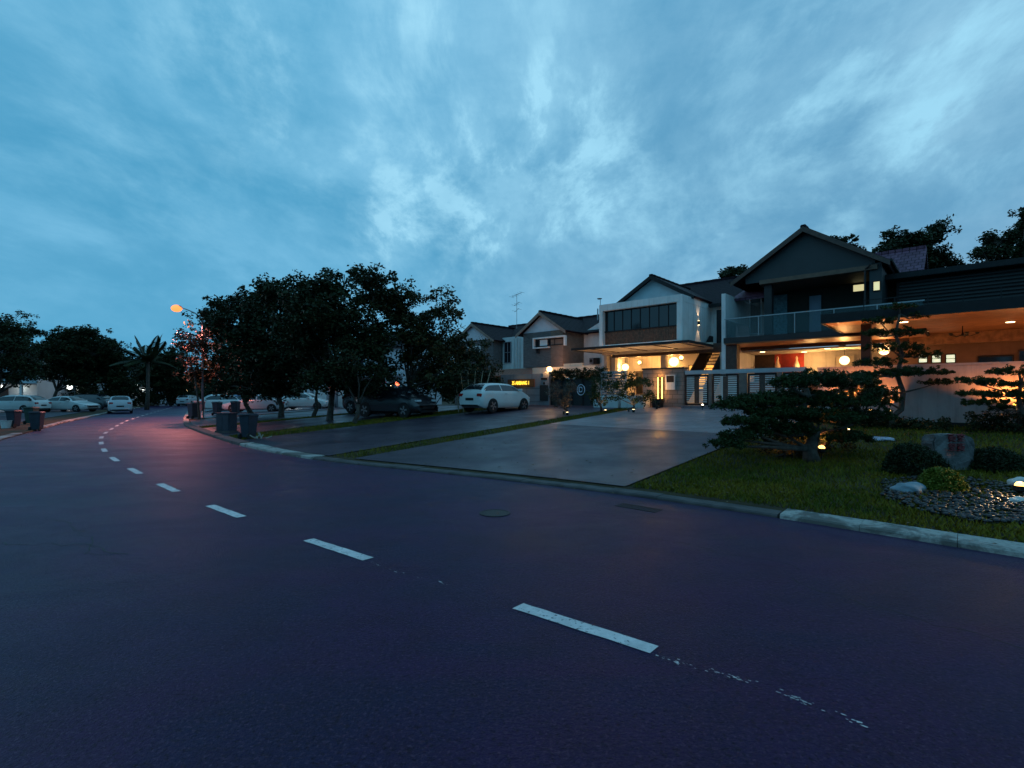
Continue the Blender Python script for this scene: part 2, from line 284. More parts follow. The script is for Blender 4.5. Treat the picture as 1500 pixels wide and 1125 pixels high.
# ------------------------------------------------------------------ object helpers
def props(o, label=None, cat=None, group=None, kind=None):
    for k, q in (('label', label), ('category', cat), ('group', group), ('kind', kind)):
        if q: o[k] = q
    return o
class Root:
    def __init__(s, name, label, cat, u=0, v=0, z=0, group=None, world=None, rz=None):
        o = bpy.data.objects.new(name, None); COL.objects.link(o); o.empty_display_size = .3
        if world is None: o.location = W(u, v, z); o.rotation_euler = (0, 0, -ANG); s.o0 = (u, v, z)
        else: o.location = world; s.o0 = tuple(world)
        if rz is not None: o.rotation_euler = (0, 0, rz); s.o0 = (0, 0, 0)
        s.o = o; props(o, label, cat, group)
class MB:
    def __init__(s): s.v = []; s.f = []
    def add(s, vs, fs):
        k = len(s.v); s.v += [tuple(p) for p in vs]; s.f += [tuple(i+k for i in f) for f in fs]; return s
    def box(s, x0, x1, y0, y1, z0, z1):
        x0, x1 = min(x0, x1), max(x0, x1); y0, y1 = min(y0, y1), max(y0, y1); z0, z1 = min(z0, z1), max(z0, z1)
        return s.add([(x0, y0, z0), (x1, y0, z0), (x1, y1, z0), (x0, y1, z0), (x0, y0, z1), (x1, y0, z1), (x1, y1, z1), (x0, y1, z1)],
                     [(0, 3, 2, 1), (4, 5, 6, 7), (0, 1, 5, 4), (1, 2, 6, 5), (2, 3, 7, 6), (3, 0, 4, 7)])
    def prism(s, pts, a, b, axis='y'):      # polygon in the plane across the axis, extruded a..b
        n = len(pts)
        def mk(p, q): return {'y': (p[0], q, p[1]), 'x': (q, p[0], p[1]), 'z': (p[0], p[1], q)}[axis]
        vs = [mk(p, a) for p in pts]+[mk(p, b) for p in pts]
        fs = [tuple(range(n)), tuple(range(2*n-1, n-1, -1))]+[(i, i+n, (i+1) % n+n, (i+1) % n) for i in range(n)]
        return s.add(vs, fs)
    def slab(s, quad, th):                  # thick sheet under a 3-D polygon
        n = len(quad); a = [Vector(q) for q in quad]; nr = (a[1]-a[0]).cross(a[2]-a[0]).normalized()
        if nr.z < 0: nr = -nr
        b = [p-nr*th for p in a]
        return s.add(a+b, [tuple(range(n)), tuple(range(2*n-1, n-1, -1))]+[(i, i+n, (i+1) % n+n, (i+1) % n) for i in range(n)])
    def tube(s, pts, rad, n=8, cap=True):
        pts = [Vector(p) for p in pts]; k = len(s.v); m = len(pts)
        if not isinstance(rad, (list, tuple)): rad = [rad]*m
        ref = Vector((.31, .17, .93))
        for i, p in enumerate(pts):
            d = (pts[min(i+1, m-1)]-pts[max(i-1, 0)]).normalized()
            r_ = ref if abs(d.dot(ref)) < .95 else Vector((1, 0, 0))
            a = d.cross(r_).normalized(); b = d.cross(a)
            for j in range(n):
                t = 2*math.pi*j/n; s.v.append(tuple(p+(a*math.cos(t)+b*math.sin(t))*rad[i]))
        for i in range(m-1):
            for j in range(n): s.f.append((k+i*n+j, k+i*n+(j+1) % n, k+(i+1)*n+(j+1) % n, k+(i+1)*n+j))
        if cap: s.f.append(tuple(k+j for j in range(n))); s.f.append(tuple(k+(m-1)*n+j for j in range(n-1, -1, -1)))
        return s
    def lathe(s, c, prof, n=16, axis='z'):
        k = len(s.v); m = len(prof)
        for r_, h in prof:
            for j in range(n):
                t = 2*math.pi*j/n; a, b = r_*math.cos(t), r_*math.sin(t)
                s.v.append({'z': (c[0]+a, c[1]+b, c[2]+h), 'y': (c[0]+a, c[1]+h, c[2]+b), 'x': (c[0]+h, c[1]+a, c[2]+b)}[axis])
        for i in range(m-1):
            for j in range(n): s.f.append((k+i*n+j, k+i*n+(j+1) % n, k+(i+1)*n+(j+1) % n, k+(i+1)*n+j))
        s.f.append(tuple(k+j for j in range(n-1, -1, -1))); s.f.append(tuple(k+(m-1)*n+j for j in range(n)))
        return s
    def ball(s, c, r, n=12, sq=(1, 1, 1)):
        return s.lathe0(c, r, n, sq)
    def lathe0(s, c, r, n, sq):
        k = len(s.v); m = n//2
        for i in range(m+1):
            ph = math.pi*i/m
            for j in range(n):
                t = 2*math.pi*j/n; s.v.append((c[0]+r*sq[0]*math.sin(ph)*math.cos(t), c[1]+r*sq[1]*math.sin(ph)*math.sin(t), c[2]+r*sq[2]*math.cos(ph)))
        for i in range(m):
            for j in range(n): s.f.append((k+i*n+j, k+(i+1)*n+j, k+(i+1)*n+(j+1) % n, k+i*n+(j+1) % n))
        return s
    def build(s, name, mat, root=None, parent=None, bevel=0, smooth=False, world_off=True):
        me = bpy.data.meshes.new(name); o0 = root.o0 if root else (0, 0, 0)
        me.from_pydata([(a-o0[0], b-o0[1], c-o0[2]) for a, b, c in s.v], [], s.f)
        bm = bmesh.new(); bm.from_mesh(me); bmesh.ops.recalc_face_normals(bm, faces=bm.faces)
        if bevel:
            es = [e for e in bm.edges if len(e.link_faces) == 2 and e.calc_face_angle(0) > .5]
            bmesh.ops.bevel(bm, geom=es, offset=bevel, segments=2, affect='EDGES', clamp_overlap=True)
        bm.to_mesh(me); bm.free()
        if smooth: me.shade_smooth()
        me.materials.append(mat)
        o = bpy.data.objects.new(name, me); COL.objects.link(o)
        if parent is not None: o.parent = parent
        elif root: o.parent = root.o
        return o
def single(name, mb, mat, label, cat, u=None, v=None, z=0, group=None, world=None, bevel=0, smooth=False):
    class _r: pass
    r_ = _r(); r_.o0 = (u, v, z) if world is None else tuple(world)
    o = mb.build(name, mat, None, bevel=bevel, smooth=smooth)
    me = o.data; me.transform(Matrix.Translation(-Vector(r_.o0)))
    if world is None: o.location = W(u, v, z); o.rotation_euler = (0, 0, -ANG)
    else: o.location = world
    return props(o, label, cat, group)
def light(loc, power, color=WARM, radius=.06, spot=None, aim=None, name='lamp_or_fill_light', parent=None):
    l = bpy.data.lights.new(name, 'SPOT' if spot else 'POINT'); l.energy = power; l.color = color; l.shadow_soft_size = radius
    o = bpy.data.objects.new(name, l); COL.objects.link(o); o.location = loc
    if spot: l.spot_size = R(spot); l.spot_blend = .7; o.rotation_euler = (-(Vector(aim))).to_track_quat('Z', 'Y').to_euler()
    if parent is not None:
        bpy.context.view_layer.update(); o.parent = parent; o.matrix_parent_inverse = parent.matrix_world.inverted()
    return o
def leaves(centers, n_per, spread, size, seed=0, flat=1.0, aspect=.55, up=0.0):
    """leaf clumps: every centre gets n_per pointed leaves scattered round it"""
    rng = np.random.RandomState(seed); C = np.repeat(np.asarray(centers, float), n_per, axis=0); n = len(C)
    sp = np.asarray(spread, float)
    if sp.ndim == 1 and len(sp) == len(centers): sp = np.repeat(sp, n_per)[:, None]
    off = rng.normal(size=(n, 3)); off /= np.linalg.norm(off, axis=1)[:, None]; off *= (rng.rand(n, 1)**.45); off[:, 2] *= flat
    P = C+off*sp
    d = rng.normal(size=(n, 3)); d[:, 2] = d[:, 2]*.6+up; d /= np.linalg.norm(d, axis=1)[:, None]
    e = rng.normal(size=(n, 3)); e -= (e*d).sum(1)[:, None]*d; e /= np.linalg.norm(e, axis=1)[:, None]
    s_ = size*(.6+.8*rng.rand(n, 1)); a = d*s_; b = e*s_*aspect
    V = np.stack([P-a*.5, P+b*.5, P+a*.5, P-b*.5], 1).reshape(-1, 3)
    return V
def quadmesh(name, V, mat, root=None, parent=None, off=None):
    n = len(V)//4; me = bpy.data.meshes.new(name)
    V = V-np.asarray(root.o0 if root else (off if off is not None else (0, 0, 0)))
    me.vertices.add(n*4); me.vertices.foreach_set('co', V.astype(np.float32).ravel())
    me.loops.add(n*4); me.loops.foreach_set('vertex_index', np.arange(n*4, dtype=np.int32))
    me.polygons.add(n); me.polygons.foreach_set('loop_start', np.arange(0, n*4, 4, dtype=np.int32)); me.polygons.foreach_set('loop_total', np.full(n, 4, dtype=np.int32))
    me.update(calc_edges=True); me.materials.append(mat)
    o = bpy.data.objects.new(name, me); COL.objects.link(o)
    if parent is not None: o.parent = parent
    elif root: o.parent = root.o
    return o
def structure(name, mb, mat, kind='structure'):
    o = mb.build(name, mat); o['kind'] = kind; return o
# ------------------------------------------------------------------ ground
def grid(us, vfun, nv, zf):
    mb = MB(); vs = []; fs = []
    for u in us:
        a, b = vfun(u)
        for j in range(nv+1):
            v = a+(b-a)*j/nv; vs.append(tuple(W(u, v, zf(u, v))))
    m = nv+1
    for i in range(len(us)-1):
        for j in range(nv): fs.append((i*m+j, (i+1)*m+j, (i+1)*m+j+1, i*m+j+1))
    mb.add(vs, fs); return mb
def fr(a, b, s): n = max(1, int(round((b-a)/s))); return [a+(b-a)*i/n for i in range(n+1)]
US = fr(-110, 40, .5)
g = MB(); us = [-600, -300, -160]+fr(-110, 40, 1.0)+[80, 200, 500]
def vrow(u):
    k, l = kerbR(u), edgeL(u)
    return [-400, -150, -60, -30, -12, l-6, l-2, l-.02, l+.05, (k+l)/2, k-.05, k+.3]+[k+.3+(23-k+6)*j/14 for j in range(1, 15)]+[34, 45, 70, 130, 300, 600]
vs = []; fs = []
for u in us:
    for v in vrow(u):
        z = hgt(u, v); k, l = kerbR(u), edgeL(u)
        if l-.01 < v < k+.2: z = -.06
        if v > 34: z += 0.0
        vs.append(tuple(W(u, v, z-.012)))
m = len(vrow(0))
for i in range(len(us)-1):
    for j in range(m-1): fs.append((i*m+j, (i+1)*m+j, (i+1)*m+j+1, i*m+j+1))
g.add(vs, fs); structure('ground', g, mSoil)
structure('road', grid(US, lambda u: (edgeL(u), kerbR(u)), 14, lambda u, v: 0.0), mA)
# kerbs: raised, weathered beside the lawns; dropped at the driveways
def kerb(name, ua, ub, top, width, mat, side=1, fn=kerbR):
    mb = MB(); n_ = max(1, int(round((ub-ua)/.92))); sl = (ub-ua)/n_
    for q in range(n_):
        a0 = ua+q*sl+.0025; b0 = ua+(q+1)*sl-.0025; L = fr(a0, b0, .23); r_ = random.uniform(-.006, .006); dv0 = random.uniform(-.008, .008); vs = []; fs = []
        for u in L:
            k = fn(u)+dv0
            prof = [(0, -.03), (.012*side, top-.02+r_), (.035*side, top+r_), (width*side, top+.006+r_), ((width+.02)*side, -.03)]
            for dv, z in prof: vs.append(tuple(W(u, k+dv, z)))
        for i in range(len(L)-1):
            for j in range(4): fs.append((i*5+j, (i+1)*5+j, (i+1)*5+j+1, i*5+j+1))
        fs.append((0, 1, 2, 3, 4)); fs.append(tuple(len(vs)-1-j for j in range(5)))
        mb.add(vs, fs)
    return structure(name, mb, mat)
mKerbD = M('dark_concrete', (.06, .05, .05), .8, .35, 3, .008, 20)
kerb('kerb', -1.9, 40, .065, .42, mKerb)
kerb('kerb', -12.6, -1.93, .045, .42, mKerbD)
kerb('kerb', -17.8, -12.63, .075, .40, mKerb)
kerb('kerb', -33, -17.83, .10, .34, mKerbD); kerb('kerb', -70, -33.03, .10, .30, mKerb)
kerb('kerb', -29.5, -18, .07, .30, mKerb, -1, edgeL); kerb('kerb', -75, -33.5, .09, .25, mKerb, -1, edgeL)
def sheet(name, ua, ub, va, vb, mat, off=.012, step=.5):
    L = fr(ua, ub, step)
    f_ = lambda q: (q if callable(q) else (lambda u: q))
    A, B = f_(va), f_(vb)
    return structure(name, grid(L, lambda u: (A(u), B(u)), 30, lambda u, v: hgt(u, v)+off), mat)
kk = lambda u: kerbR(u)+.36
sheet('driveway', -11.45, -4.45, kk, 14.8, mDrive)
sheet('driveway', -11.45, -4.2, 14.8, 22.4, mPad, .016)
sheet('driveway', -18.9, -12.45, kk, 22.4, mDrive)
sheet('driveway', -26.8, -21.2, kk, 22.4, mDrive)
sheet('driveway', -35.5, -28.2, kk, 24, mDrive)
sheet('driveway', -58, -37.0, kk, 34, mDrive)
sheet('pavement', -26.8, -24.8, lambda u: kk(u)+.3, lambda u: kk(u)+1.5, mBrickPave, .02)
sheet('forecourt', -18.9, -11.0, 22.4, 31, mPad, .014); sheet('forecourt', -11.0, -4.6, 22.4, 30, mPad, .014)
sheet('parking_area', -110, -20, lambda u: -26, lambda u: edgeL(u)-2.2, mDrive)
# centre line and its worn remains
dl = MB(); 
for k in range(0, 27):
    s0 = (-2.67, -5.70, -8.56, -11.33)[k] if k < 4 else -11.33-2.86*(k-3); L = fr(s0, s0+1.13, .1); wv = .064
    if s0 > 3: continue
    vs = []; fs = []
    for i, u in enumerate(L):
        c = midL(u); e1, e2 = random.uniform(-.005, .005), random.uniform(-.005, .005)
        vs += [tuple(W(u, c-wv+e1, .005)), tuple(W(u, c+wv+e2, .005))]
    for i in range(len(L)-1): fs.append((2*i, 2*i+2, 2*i+3, 2*i+1))
    dl.add(vs, fs)
structure('road_markings', dl, mPaint)
fl = MB()
for base, n in ((-1.5, 75), (-4.5, 22), (-7.3, 10)):
    for i in range(n):
        u = base+random.choice((0, .12, .3, .42, .7, .78, 1.0))+abs(random.gauss(0, .07)); v = midL(u)+-.045+.03*math.sin(u*5)+random.gauss(0, .014)
        s_ = random.uniform(.0015, .008)*(1.6 if random.random() < .12 else 1); vs = []
        for j in range(6):
            t = j*math.pi/3; q = s_*random.uniform(.6, 1.4); vs.append(tuple(W(u+math.cos(t)*q*1.8, v+math.sin(t)*q*.6, .004)))
        fl.add(vs, [tuple(range(6))])
structure('worn_paint', fl, mPaint)
# long hairline cracks in the asphalt, built as thin dark tar strips
cr = MB()
def crack(u0, v0, ang, ln, wd=.008):
    p = [(u0, v0)]; a = ang
    for i in range(int(ln/.12)):
        a = ang+random.gauss(0, .45); p.append((p[-1][0]+.12*math.cos(a), p[-1][1]+.12*math.sin(a)))
    for (a0, b0), (a1, b1) in zip(p, p[1:]):
        d = Vector((a1-a0, b1-b0)).normalized()*wd*random.uniform(.4, 1.2); q = (-d.y, d.x)
        cr.add([tuple(W(a0+q[0], b0+q[1], .003)), tuple(W(a0-q[0], b0-q[1], .003)), tuple(W(a1-q[0], b1-q[1], .003)), tuple(W(a1+q[0], b1+q[1], .003))], [(0, 1, 2, 3)])
mTar = M('tar', (.018, .017, .02), .6, .2, 9)
crack(-14, 4.6, .35, 2.4); crack(-9.5, .9, .1, 3); crack(-8.2, .3, .6, 2.2); crack(-3, 5.6, -.1, 2.0, .005); crack(-21, 4.8, 1.4, 2.5, .02)
crack(-6.5, 5.9, .15, 1.6, .006); crack(-1.2, 5.2, -.3, 1.8, .006); crack(-12, 5.4, .5, 1.5, .006)
structure('road_cracks', cr, mTar)
# manhole and drain grate
p = (-9.4+1.9, 6.0); q = UVof(*( ((725-750)/F*(F*CH/(752-HZ))), F*CH/(752-HZ)))
single('manhole_cover', MB().lathe((q[0], q[1], .002), [(.22, 0), (.22, .008), (.19, .010), (.19, .006), (.02, .006)], 24), mBlack, 'round dark iron manhole cover set in the asphalt', 'manhole cover', q[0], q[1], 0)
gr = MB(); u0, v0 = UVof((935-750)/F*(F*CH/(744-HZ)), F*CH/(744-HZ))
gr.box(u0-.33, u0+.33, v0-.12, v0-.09, .0, .008).box(u0-.33, u0+.33, v0+.09, v0+.12, .0, .008)
for i in range(14): gr.box(u0-.32+i*.048, u0-.30+i*.048, v0-.09, v0+.09, .0, .007)
single('drain_grate', gr, mBlack, 'slotted drain grate in the dropped kerb before the lawn', 'drain grate', u0, v0, 0)
# grass blades (stuff): lawns and strips
def blades(name, polys, dens, hh, seed, mat=mGrass):
    rng = np.random.RandomState(seed); out = []
    for (ua, ub, va, vb) in polys:
        A = va if callable(va) else (lambda u, q=va: q)
        n = int((ub-ua)*(vb-A((ua+ub)/2))*dens)
        for _ in range(n):
            u = ua+rng.rand()*(ub-ua); a = A(u); v = a+rng.rand()*(vb-a)
            if rng.rand() < .25+.5*(math.sin(u*1.7+v)*math.sin(v*1.3-u*.6) > .55): 
                if rng.rand() < .6: continue
            p = W(u, v, hgt(u, v)-.012); h_ = hh*(.5+rng.rand()); t = rng.rand()*6.28; lx, ly = rng.normal(0, .5, 2)*h_; wd = .006+.006*rng.rand()
            c, s_ = math.cos(t)*wd, math.sin(t)*wd
            out += [(p.x-c, p.y-s_, p.z), (p.x+c, p.y+s_, p.z), (p.x+lx+c*.3, p.y+ly+s_*.3, p.z+h_), (p.x+lx-c*.3, p.y+ly-s_*.3, p.z+h_)]
    o = quadmesh(name, np.array(out), mat); o['kind'] = 'stuff'; props(o, 'short rough green grass of the lawns and strips beside the driveways', 'grass'); return o
blades('grass', [(-4.4, 1.5, lambda u: kerbR(u)+.42, 10), (1.5, 8, lambda u: kerbR(u)+.42, 10)], 1500, .045, 3)
blades('grass', [(-4.4, 9, 10, 15)], 700, .06, 4)
blades('grass', [(-4.3, 12, 15, 22.3)], 220, .08, 5)
blades('grass', [(-12.42, -11.48, lambda u: kerbR(u)+.4, 22.3), (-21.2, -18.9, lambda u: kerbR(u)+.4, 22.3), (-28.2, -26.8, lambda u: kerbR(u)+.4, 22)], 420, .06, 6)
# ------------------------------------------------------------------ houses
ZG = 1.07
def text(name, s, size, u, v, z, mat, root, parent=None, depth=.01, font_w=1.0):
    cu = bpy.data.curves.new(name, 'FONT'); cu.body = s; cu.size = size; cu.extrude = depth; cu.align_x = 'CENTER'; cu.align_y = 'CENTER'; cu.offset = .004
    t = bpy.data.objects.new('tmp', cu); COL.objects.link(t); bpy.context.view_layer.update()
    me = bpy.data.meshes.new_from_object(t.evaluated_get(bpy.context.evaluated_depsgraph_get())); bpy.data.objects.remove(t)
    if font_w != 1.0 or name == 'lettering':
        xs_ = [q.co.x for q in me.vertices]; k_ = (1.32 if name == 'lettering' else 1)/max(.01, max(xs_)-min(xs_)); font_w = k_
    me.transform(Matrix.Translation((u-root.o0[0], v-root.o0[1], z-root.o0[2])) @ Matrix.Diagonal((font_w, 1, 1, 1)) @ Matrix.Rotation(R(90), 4, 'X'))
    me.materials.clear(); me.materials.append(mat); o = bpy.data.objects.new(name, me); COL.objects.link(o); o.parent = parent or root.o; return o
def window(rt, u0, u1, z0, z1, v, fmat=None, gmat=None, cols=2, rows=1, fw=.05, dep=.06, parent=None):
    mb = MB().box(u0, u1, v-dep, v+.04, z0, z0+fw).box(u0, u1, v-dep, v+.04, z1-fw, z1).box(u0, u0+fw, v-dep, v+.04, z0+fw, z1-fw).box(u1-fw, u1, v-dep, v+.04, z0+fw, z1-fw)
    for i in range(1, cols): c = u0+(u1-u0)*i/cols; mb.box(c-fw*.4, c+fw*.4, v-dep+.01, v+.03, z0+fw, z1-fw)
    for i in range(1, rows): c = z0+(z1-z0)*i/rows; mb.box(u0+fw, u1-fw, v-dep+.014, v+.026, c-fw*.35, c+fw*.35)
    wo = mb.build('window', fmat or mBlack, rt, parent)
    MB().box(u0+fw*.5, u1-fw*.5, v-.012, v+.0, z0+fw*.5, z1-fw*.5).build('pane', gmat or mGlassD, rt, wo)
    return wo
def gable_roof(rt, uc, half, z_e, z_a, v0, v1, over=.35, th=.16, mat=None, barge=None):
    """ridge along v; eaves at uc-half, uc+half"""
    mb = MB(); sl_ = (z_a-z_e)/half
    for s in (-1, 1):
        mb.slab([(uc, v0-over, z_a+th), (uc, v1, z_a+th), (uc+s*(half+over), v1, z_e-sl_*over+th), (uc+s*(half+over), v0-over, z_e-sl_*over+th)], th)
    ro = mb.build('roof', mat or mTile, rt)
    # rounded ridge caps
    rc = MB(); 
    for i in range(int((v1-v0+over)/.33)): rc.box(uc-.12, uc+.12, v0-over+i*.33, v0-over+i*.33+.31, z_a+th*.5, z_a+th+.075+.012*(i % 2))
    rc.build('ridge_cap', mat or mTile, rt, ro, bevel=.03)
    bb = MB(); d = .24
    for s in (-1, 1):
        e = (half+over); bb.add([(uc, v0-over-.03, z_a+th-.02), (uc+s*e, v0-over-.03, z_e-sl_*over+th-.02), (uc+s*e, v0-over-.03, z_e-sl_*over+th-d), (uc, v0-over-.03, z_a+th-d-.03),
                (uc, v0-over-.003, z_a+th-.02), (uc+s*e, v0-over-.003, z_e-sl_*over+th-.02), (uc+s*e, v0-over-.003, z_e-sl_*over+th-d), (uc, v0-over-.003, z_a+th-d-.03)],
               [(0, 1, 2, 3), (7, 6, 5, 4), (0, 4, 5, 1), (1, 5, 6, 2), (2, 6, 7, 3), (3, 7, 4, 0)])
    bb.build('bargeboard', barge or mCream, rt, ro)
    return ro
def long_roof(rt, u0, u1, v_e, z_e, v_r, z_r, th=.14, mat=None, hip=0.0, back=True):
    mb = MB().slab([(u0, v_e, z_e), (u1, v_e, z_e), (u1-hip, v_r, z_r), (u0+hip, v_r, z_r)], th)
    if back: mb.slab([(u0+hip, v_r, z_r), (u1-hip, v_r, z_r), (u1, 2*v_r-v_e, z_e), (u0, 2*v_r-v_e, z_e)], th)
    if hip: mb.slab([(u1, v_e, z_e), (u1, 2*v_r-v_e, z_e), (u1-hip, v_r, z_r)], th).slab([(u0, v_e, z_e), (u0, 2*v_r-v_e, z_e), (u0+hip, v_r, z_r)], th)
    ro = mb.build('roof', mat or mTile, rt); rc = MB()
    for i in range(int((u1-u0-2*hip)/.33)): rc.box(u0+hip+i*.33, u0+hip+i*.33+.31, v_r-.12, v_r+.12, z_r-.06, z_r+.075+.012*(i % 2))
    rc.build('ridge_cap', mat or mTile, rt, ro); return ro
# ---- house with the framed glass box
h1 = Root('house', 'white modern house with a projecting framed dark-glass box upstairs', 'house', -14, 28, ZG)
bu0, bu1, bz0, bz1 = -17.65, -12.1, 4.68, 7.43
fb = MB().box(bu0, bu1, 28, 32.4, bz1-.42, bz1).box(bu0, bu1, 28, 32.4, bz0, bz0+.14).box(bu0, bu0+.26, 28, 32.4, bz0+.14, bz1-.42).box(bu1-.34, bu1, 28, 32.4, bz0+.14, bz1-.42)
fb.build('box_frame', mWhite, h1, bevel=.015)
gz0, gz1 = bz0+.14, bz1-.42
gl = MB().box(bu0+.26, bu1-.34, 28.35, 28.38, gz0, gz1).build('box_glazing', mGlassD, h1)
mu = MB(); nn = 8
for i in range(nn+1):
    c = bu0+.30+(bu1-bu0-.68)*i/nn; mu.box(c-.018, c+.018, 28.31, 28.35, gz0, gz1)
mu.box(bu0+.26, bu1-.34, 28.23, 28.35, gz0+.83, gz0+.90).box(bu0+.26, bu1-.34, 28.24, 28.35, gz1-.05, gz1)
mu.build('mullion', mBlack, h1, gl)
sl_ = MB(); c = bu0+.30
mSlat = M('curtain_brown', (.11, .05, .028), .7, .35, 7)
while c < bu1-.40: sl_.box(c, c+.085, 28.27, 28.30, gz0+.02, gz0+.83); c += .105
sl_.build('balustrade', mSlat, h1)
MB().box(-18.3, -10.9, 26.0, 29.4, 4.44, 4.50).box(-18.3, -10.9, 29.4, 29.5, 4.3, 4.68).build('canopy', mCream, h1)
MB().box(-18.35, -10.85, 25.9, 26.0, 4.40, 4.54).box(-18.35, -18.3, 26, 29.4, 4.40, 4.54).box(-10.9, -10.85, 26, 29.4, 4.40, 4.54).build('canopy_edge', mBlack, h1)
cb = MB()
for u in (-17, -15, -13, -11.4): cb.box(u-.03, u+.03, 26, 29.4, 4.40, 4.44)
cb.build('canopy_beam', mDWood, h1)
MB().box(-17.9, -10.4, 30.0, 30.3, 4.14, 4.68).build('lintel_beam', mDWood, h1)
# ground floor walls and porch
MB().box(-18.2, -8.9, 32.5, 32.7, ZG, 4.6).box(-18.2, -18.0, 29.5, 32.5, ZG, 4.6).build('ground_floor_wall', mCream, h1)
MB().box(-18.0, -10.0, 30.3, 32.5, 4.3, 4.35).build('porch_ceiling', mCream, h1)
for u in (-17.8, -14.2, -10.55): MB().box(u-.16, u+.16, 29.98, 30.32, ZG, 4.14).build('column', mCream, h1)
window(h1, -13.6, -11.9, 1.9, 3.6, 32.49, mDWood, eAmb, 3); window(h1, -17.4, -15.9, 1.7, 3.3, 32.49, mDWood, mGlassD, 3)
MB().box(-15.4, -14.4, 32.40, 32.49, ZG, 3.3).build('door', mDWood, h1)
# rear and side upper walls
MB().box(-18.2, -9.3, 32.4, 39.5, 4.6, 7.35).build('upper_wall', mWhite, h1)
MB().prism([(-20.8, ZG), (-18.0, ZG), (-18.0, 7.25), (-20.8, 6.0)], 30.5, 32.4).build('side_wall', mWhite, h1)
d_ = MB().box(-11.75, -11.45, 32.36, 32.4, 4.9, 7.0).build('upper_door', mGlassD, h1)
gable_roof(h1, -14.72, 2.45, 7.55, 9.0, 29.6, 36, .3, .14, mTile, mBlack)
MB().prism([(-17.1, 7.4), (-12.3, 7.4), (-12.3, 7.6), (-14.72, 9.0), (-17.1, 7.6)], 29.7, 29.85).build('gable_panel', mSlate if False else M('pale_gable', (.40, .47, .50), .7, .08, 1.5), h1)
long_roof(h1, -18.4, -8.9, 31.9, 7.3, 36.3, 9.75, .14, mTile)
MB().box(-12.0, -9.0, 31.75, 31.9, 7.1, 7.32).build('gutter', mBlack, h1)
for u in (-12.25, -10.2): MB().tube([(u, 32.34, 4.6), (u, 32.34, 7.2)], .04).build('drain_pipe', mWhite, h1)
# wall light shining up and down on the box side
wl = Root('wall_light', 'slim up-and-down wall light glowing on the side of the framed box', 'wall light', bu1, 30.3, 6.0)
MB().box(bu1+.0, bu1+.09, 30.24, 30.36, 5.88, 6.12).build('housing', mBlack, wl, bevel=.01)
MB().box(bu1+.01, bu1+.08, 30.25, 30.35, 6.121, 6.13).build('bulb', eWarm, wl); MB().box(bu1+.01, bu1+.08, 30.25, 30.35, 5.87, 5.879).build('bulb', eWarm, wl)
light(W(bu1+.16, 30.3, 6.16), 34, (1, .66, .36), .02, 62, (-.10, 0, 1), parent=wl.o); light(W(bu1+.16, 30.3, 5.84), 34, (1, .66, .36), .02, 62, (-.10, 0, -1), parent=wl.o)
# outside steel stair
s1 = Root('outdoor_stair', 'dark open-tread stair climbing beside the framed box', 'staircase', -11.4, 29, ZG)
for u in (-12.0, -10.72):
    MB().prism([(27.6, ZG), (28.3, ZG), (32.4, 4.4), (32.4, 5.35), (31.9, 5.35), (27.6, 2.1)], u-.03, u+.03, 'x').build('stringer', mBlack, s1)
for i in range(15): MB().box(-11.97, -10.75, 27.9+i*.29, 28.19+i*.29, ZG+.18+i*.22, ZG+.22+i*.22).build('tread', mDWood, s1)
sd = MB().box(-18.0, -17.9, 26.5, 26.6, 6.8, 7.0)
# small dish at the box corner
ds = Root('satellite_dish', 'small satellite dish on a mast at the left corner of the framed box', 'satellite dish', -17.8, 28.4, 7.43)
MB().tube([(-17.8, 28.4, 7.2), (-17.8, 28.4, 7.85)], .02).build('mast', mSteel, ds)
MB().lathe((-17.8, 28.3, 7.85), [(.02, 0), (.11, .02), (.17, .06), (.16, .07), (.10, .03), (.02, .02)], 16, 'z').build('dish', mBlack, ds)
# porch lamps
def globe(px, py, v, rad, power, label, cat='lamp', mat=eGlobe, r_l=None, drop=.5, group=None):
    u, z = Q(px, py, v); rt = Root('globe_lamp', label, cat, u, v, z, group)
    MB().ball((u, v, z), rad, 16).build('globe', mat, rt, smooth=True)
    if drop: MB().tube([(u, v, z+rad), (u, v, z+rad+drop)], .012).lathe((u, v, z+rad+drop), [(.06, 0), (.06, .03)], 10).build('hanger', mBlack, rt)
    else: MB().lathe((u, v, z-rad-.06), [(.07, 0), (.07, .08)], 10).build('base', mBlack, rt)
    if power: light(W(u, v-rad-.12, z), power, WARM, .08, parent=rt.o)
    return rt
globe(916, 538, 31.4, .24, 114, 'large glowing globe lamp hanging at the left end of the yellow porch')
globe(937, 531, 31.8, .12, 57, 'small round lamp high on the yellow porch wall', drop=0)
globe(987, 530, 31.2, .30, 133, 'largest glowing globe lamp hanging in the yellow porch near the stair')
globe(998, 524, 31.6, .13, 38, 'small globe lamp just right of the largest porch globe', drop=0)
for q in (-17.0, -15.6, -14.2, -12.8): light(W(q, 27.35, 4.62), 5.0, (1, .42, .14), .12, 150, (0, .8, .6), parent=h1.o)  # no fixtures: orange spots added above the canopy to warm the glazed box
light(W(-14.5, 31.2, 3.9), 190, (1, .56, .16), .2, 165, (0, .5, -.5), parent=h1.o)  # no fixture: wide fill spot added to brighten the porch wall
light(W(-14.5, 27.6, 4.3), 26, WARM, .1, 150, (0, .1, -1), parent=h1.o); light(W(-14.5, 27.4, 2.9), 60, (1, .6, .3), .3, 150, (0, .3, 1), parent=h1.o)
light(W(-16.8, 27.4, 3.2), 14, (1, .5, .2), .3, 150, (0, .2, 1), parent=h1.o); light(W(-12.2, 27.4, 3.2), 14, (1, .5, .2), .3, 150, (0, .2, 1), parent=h1.o)
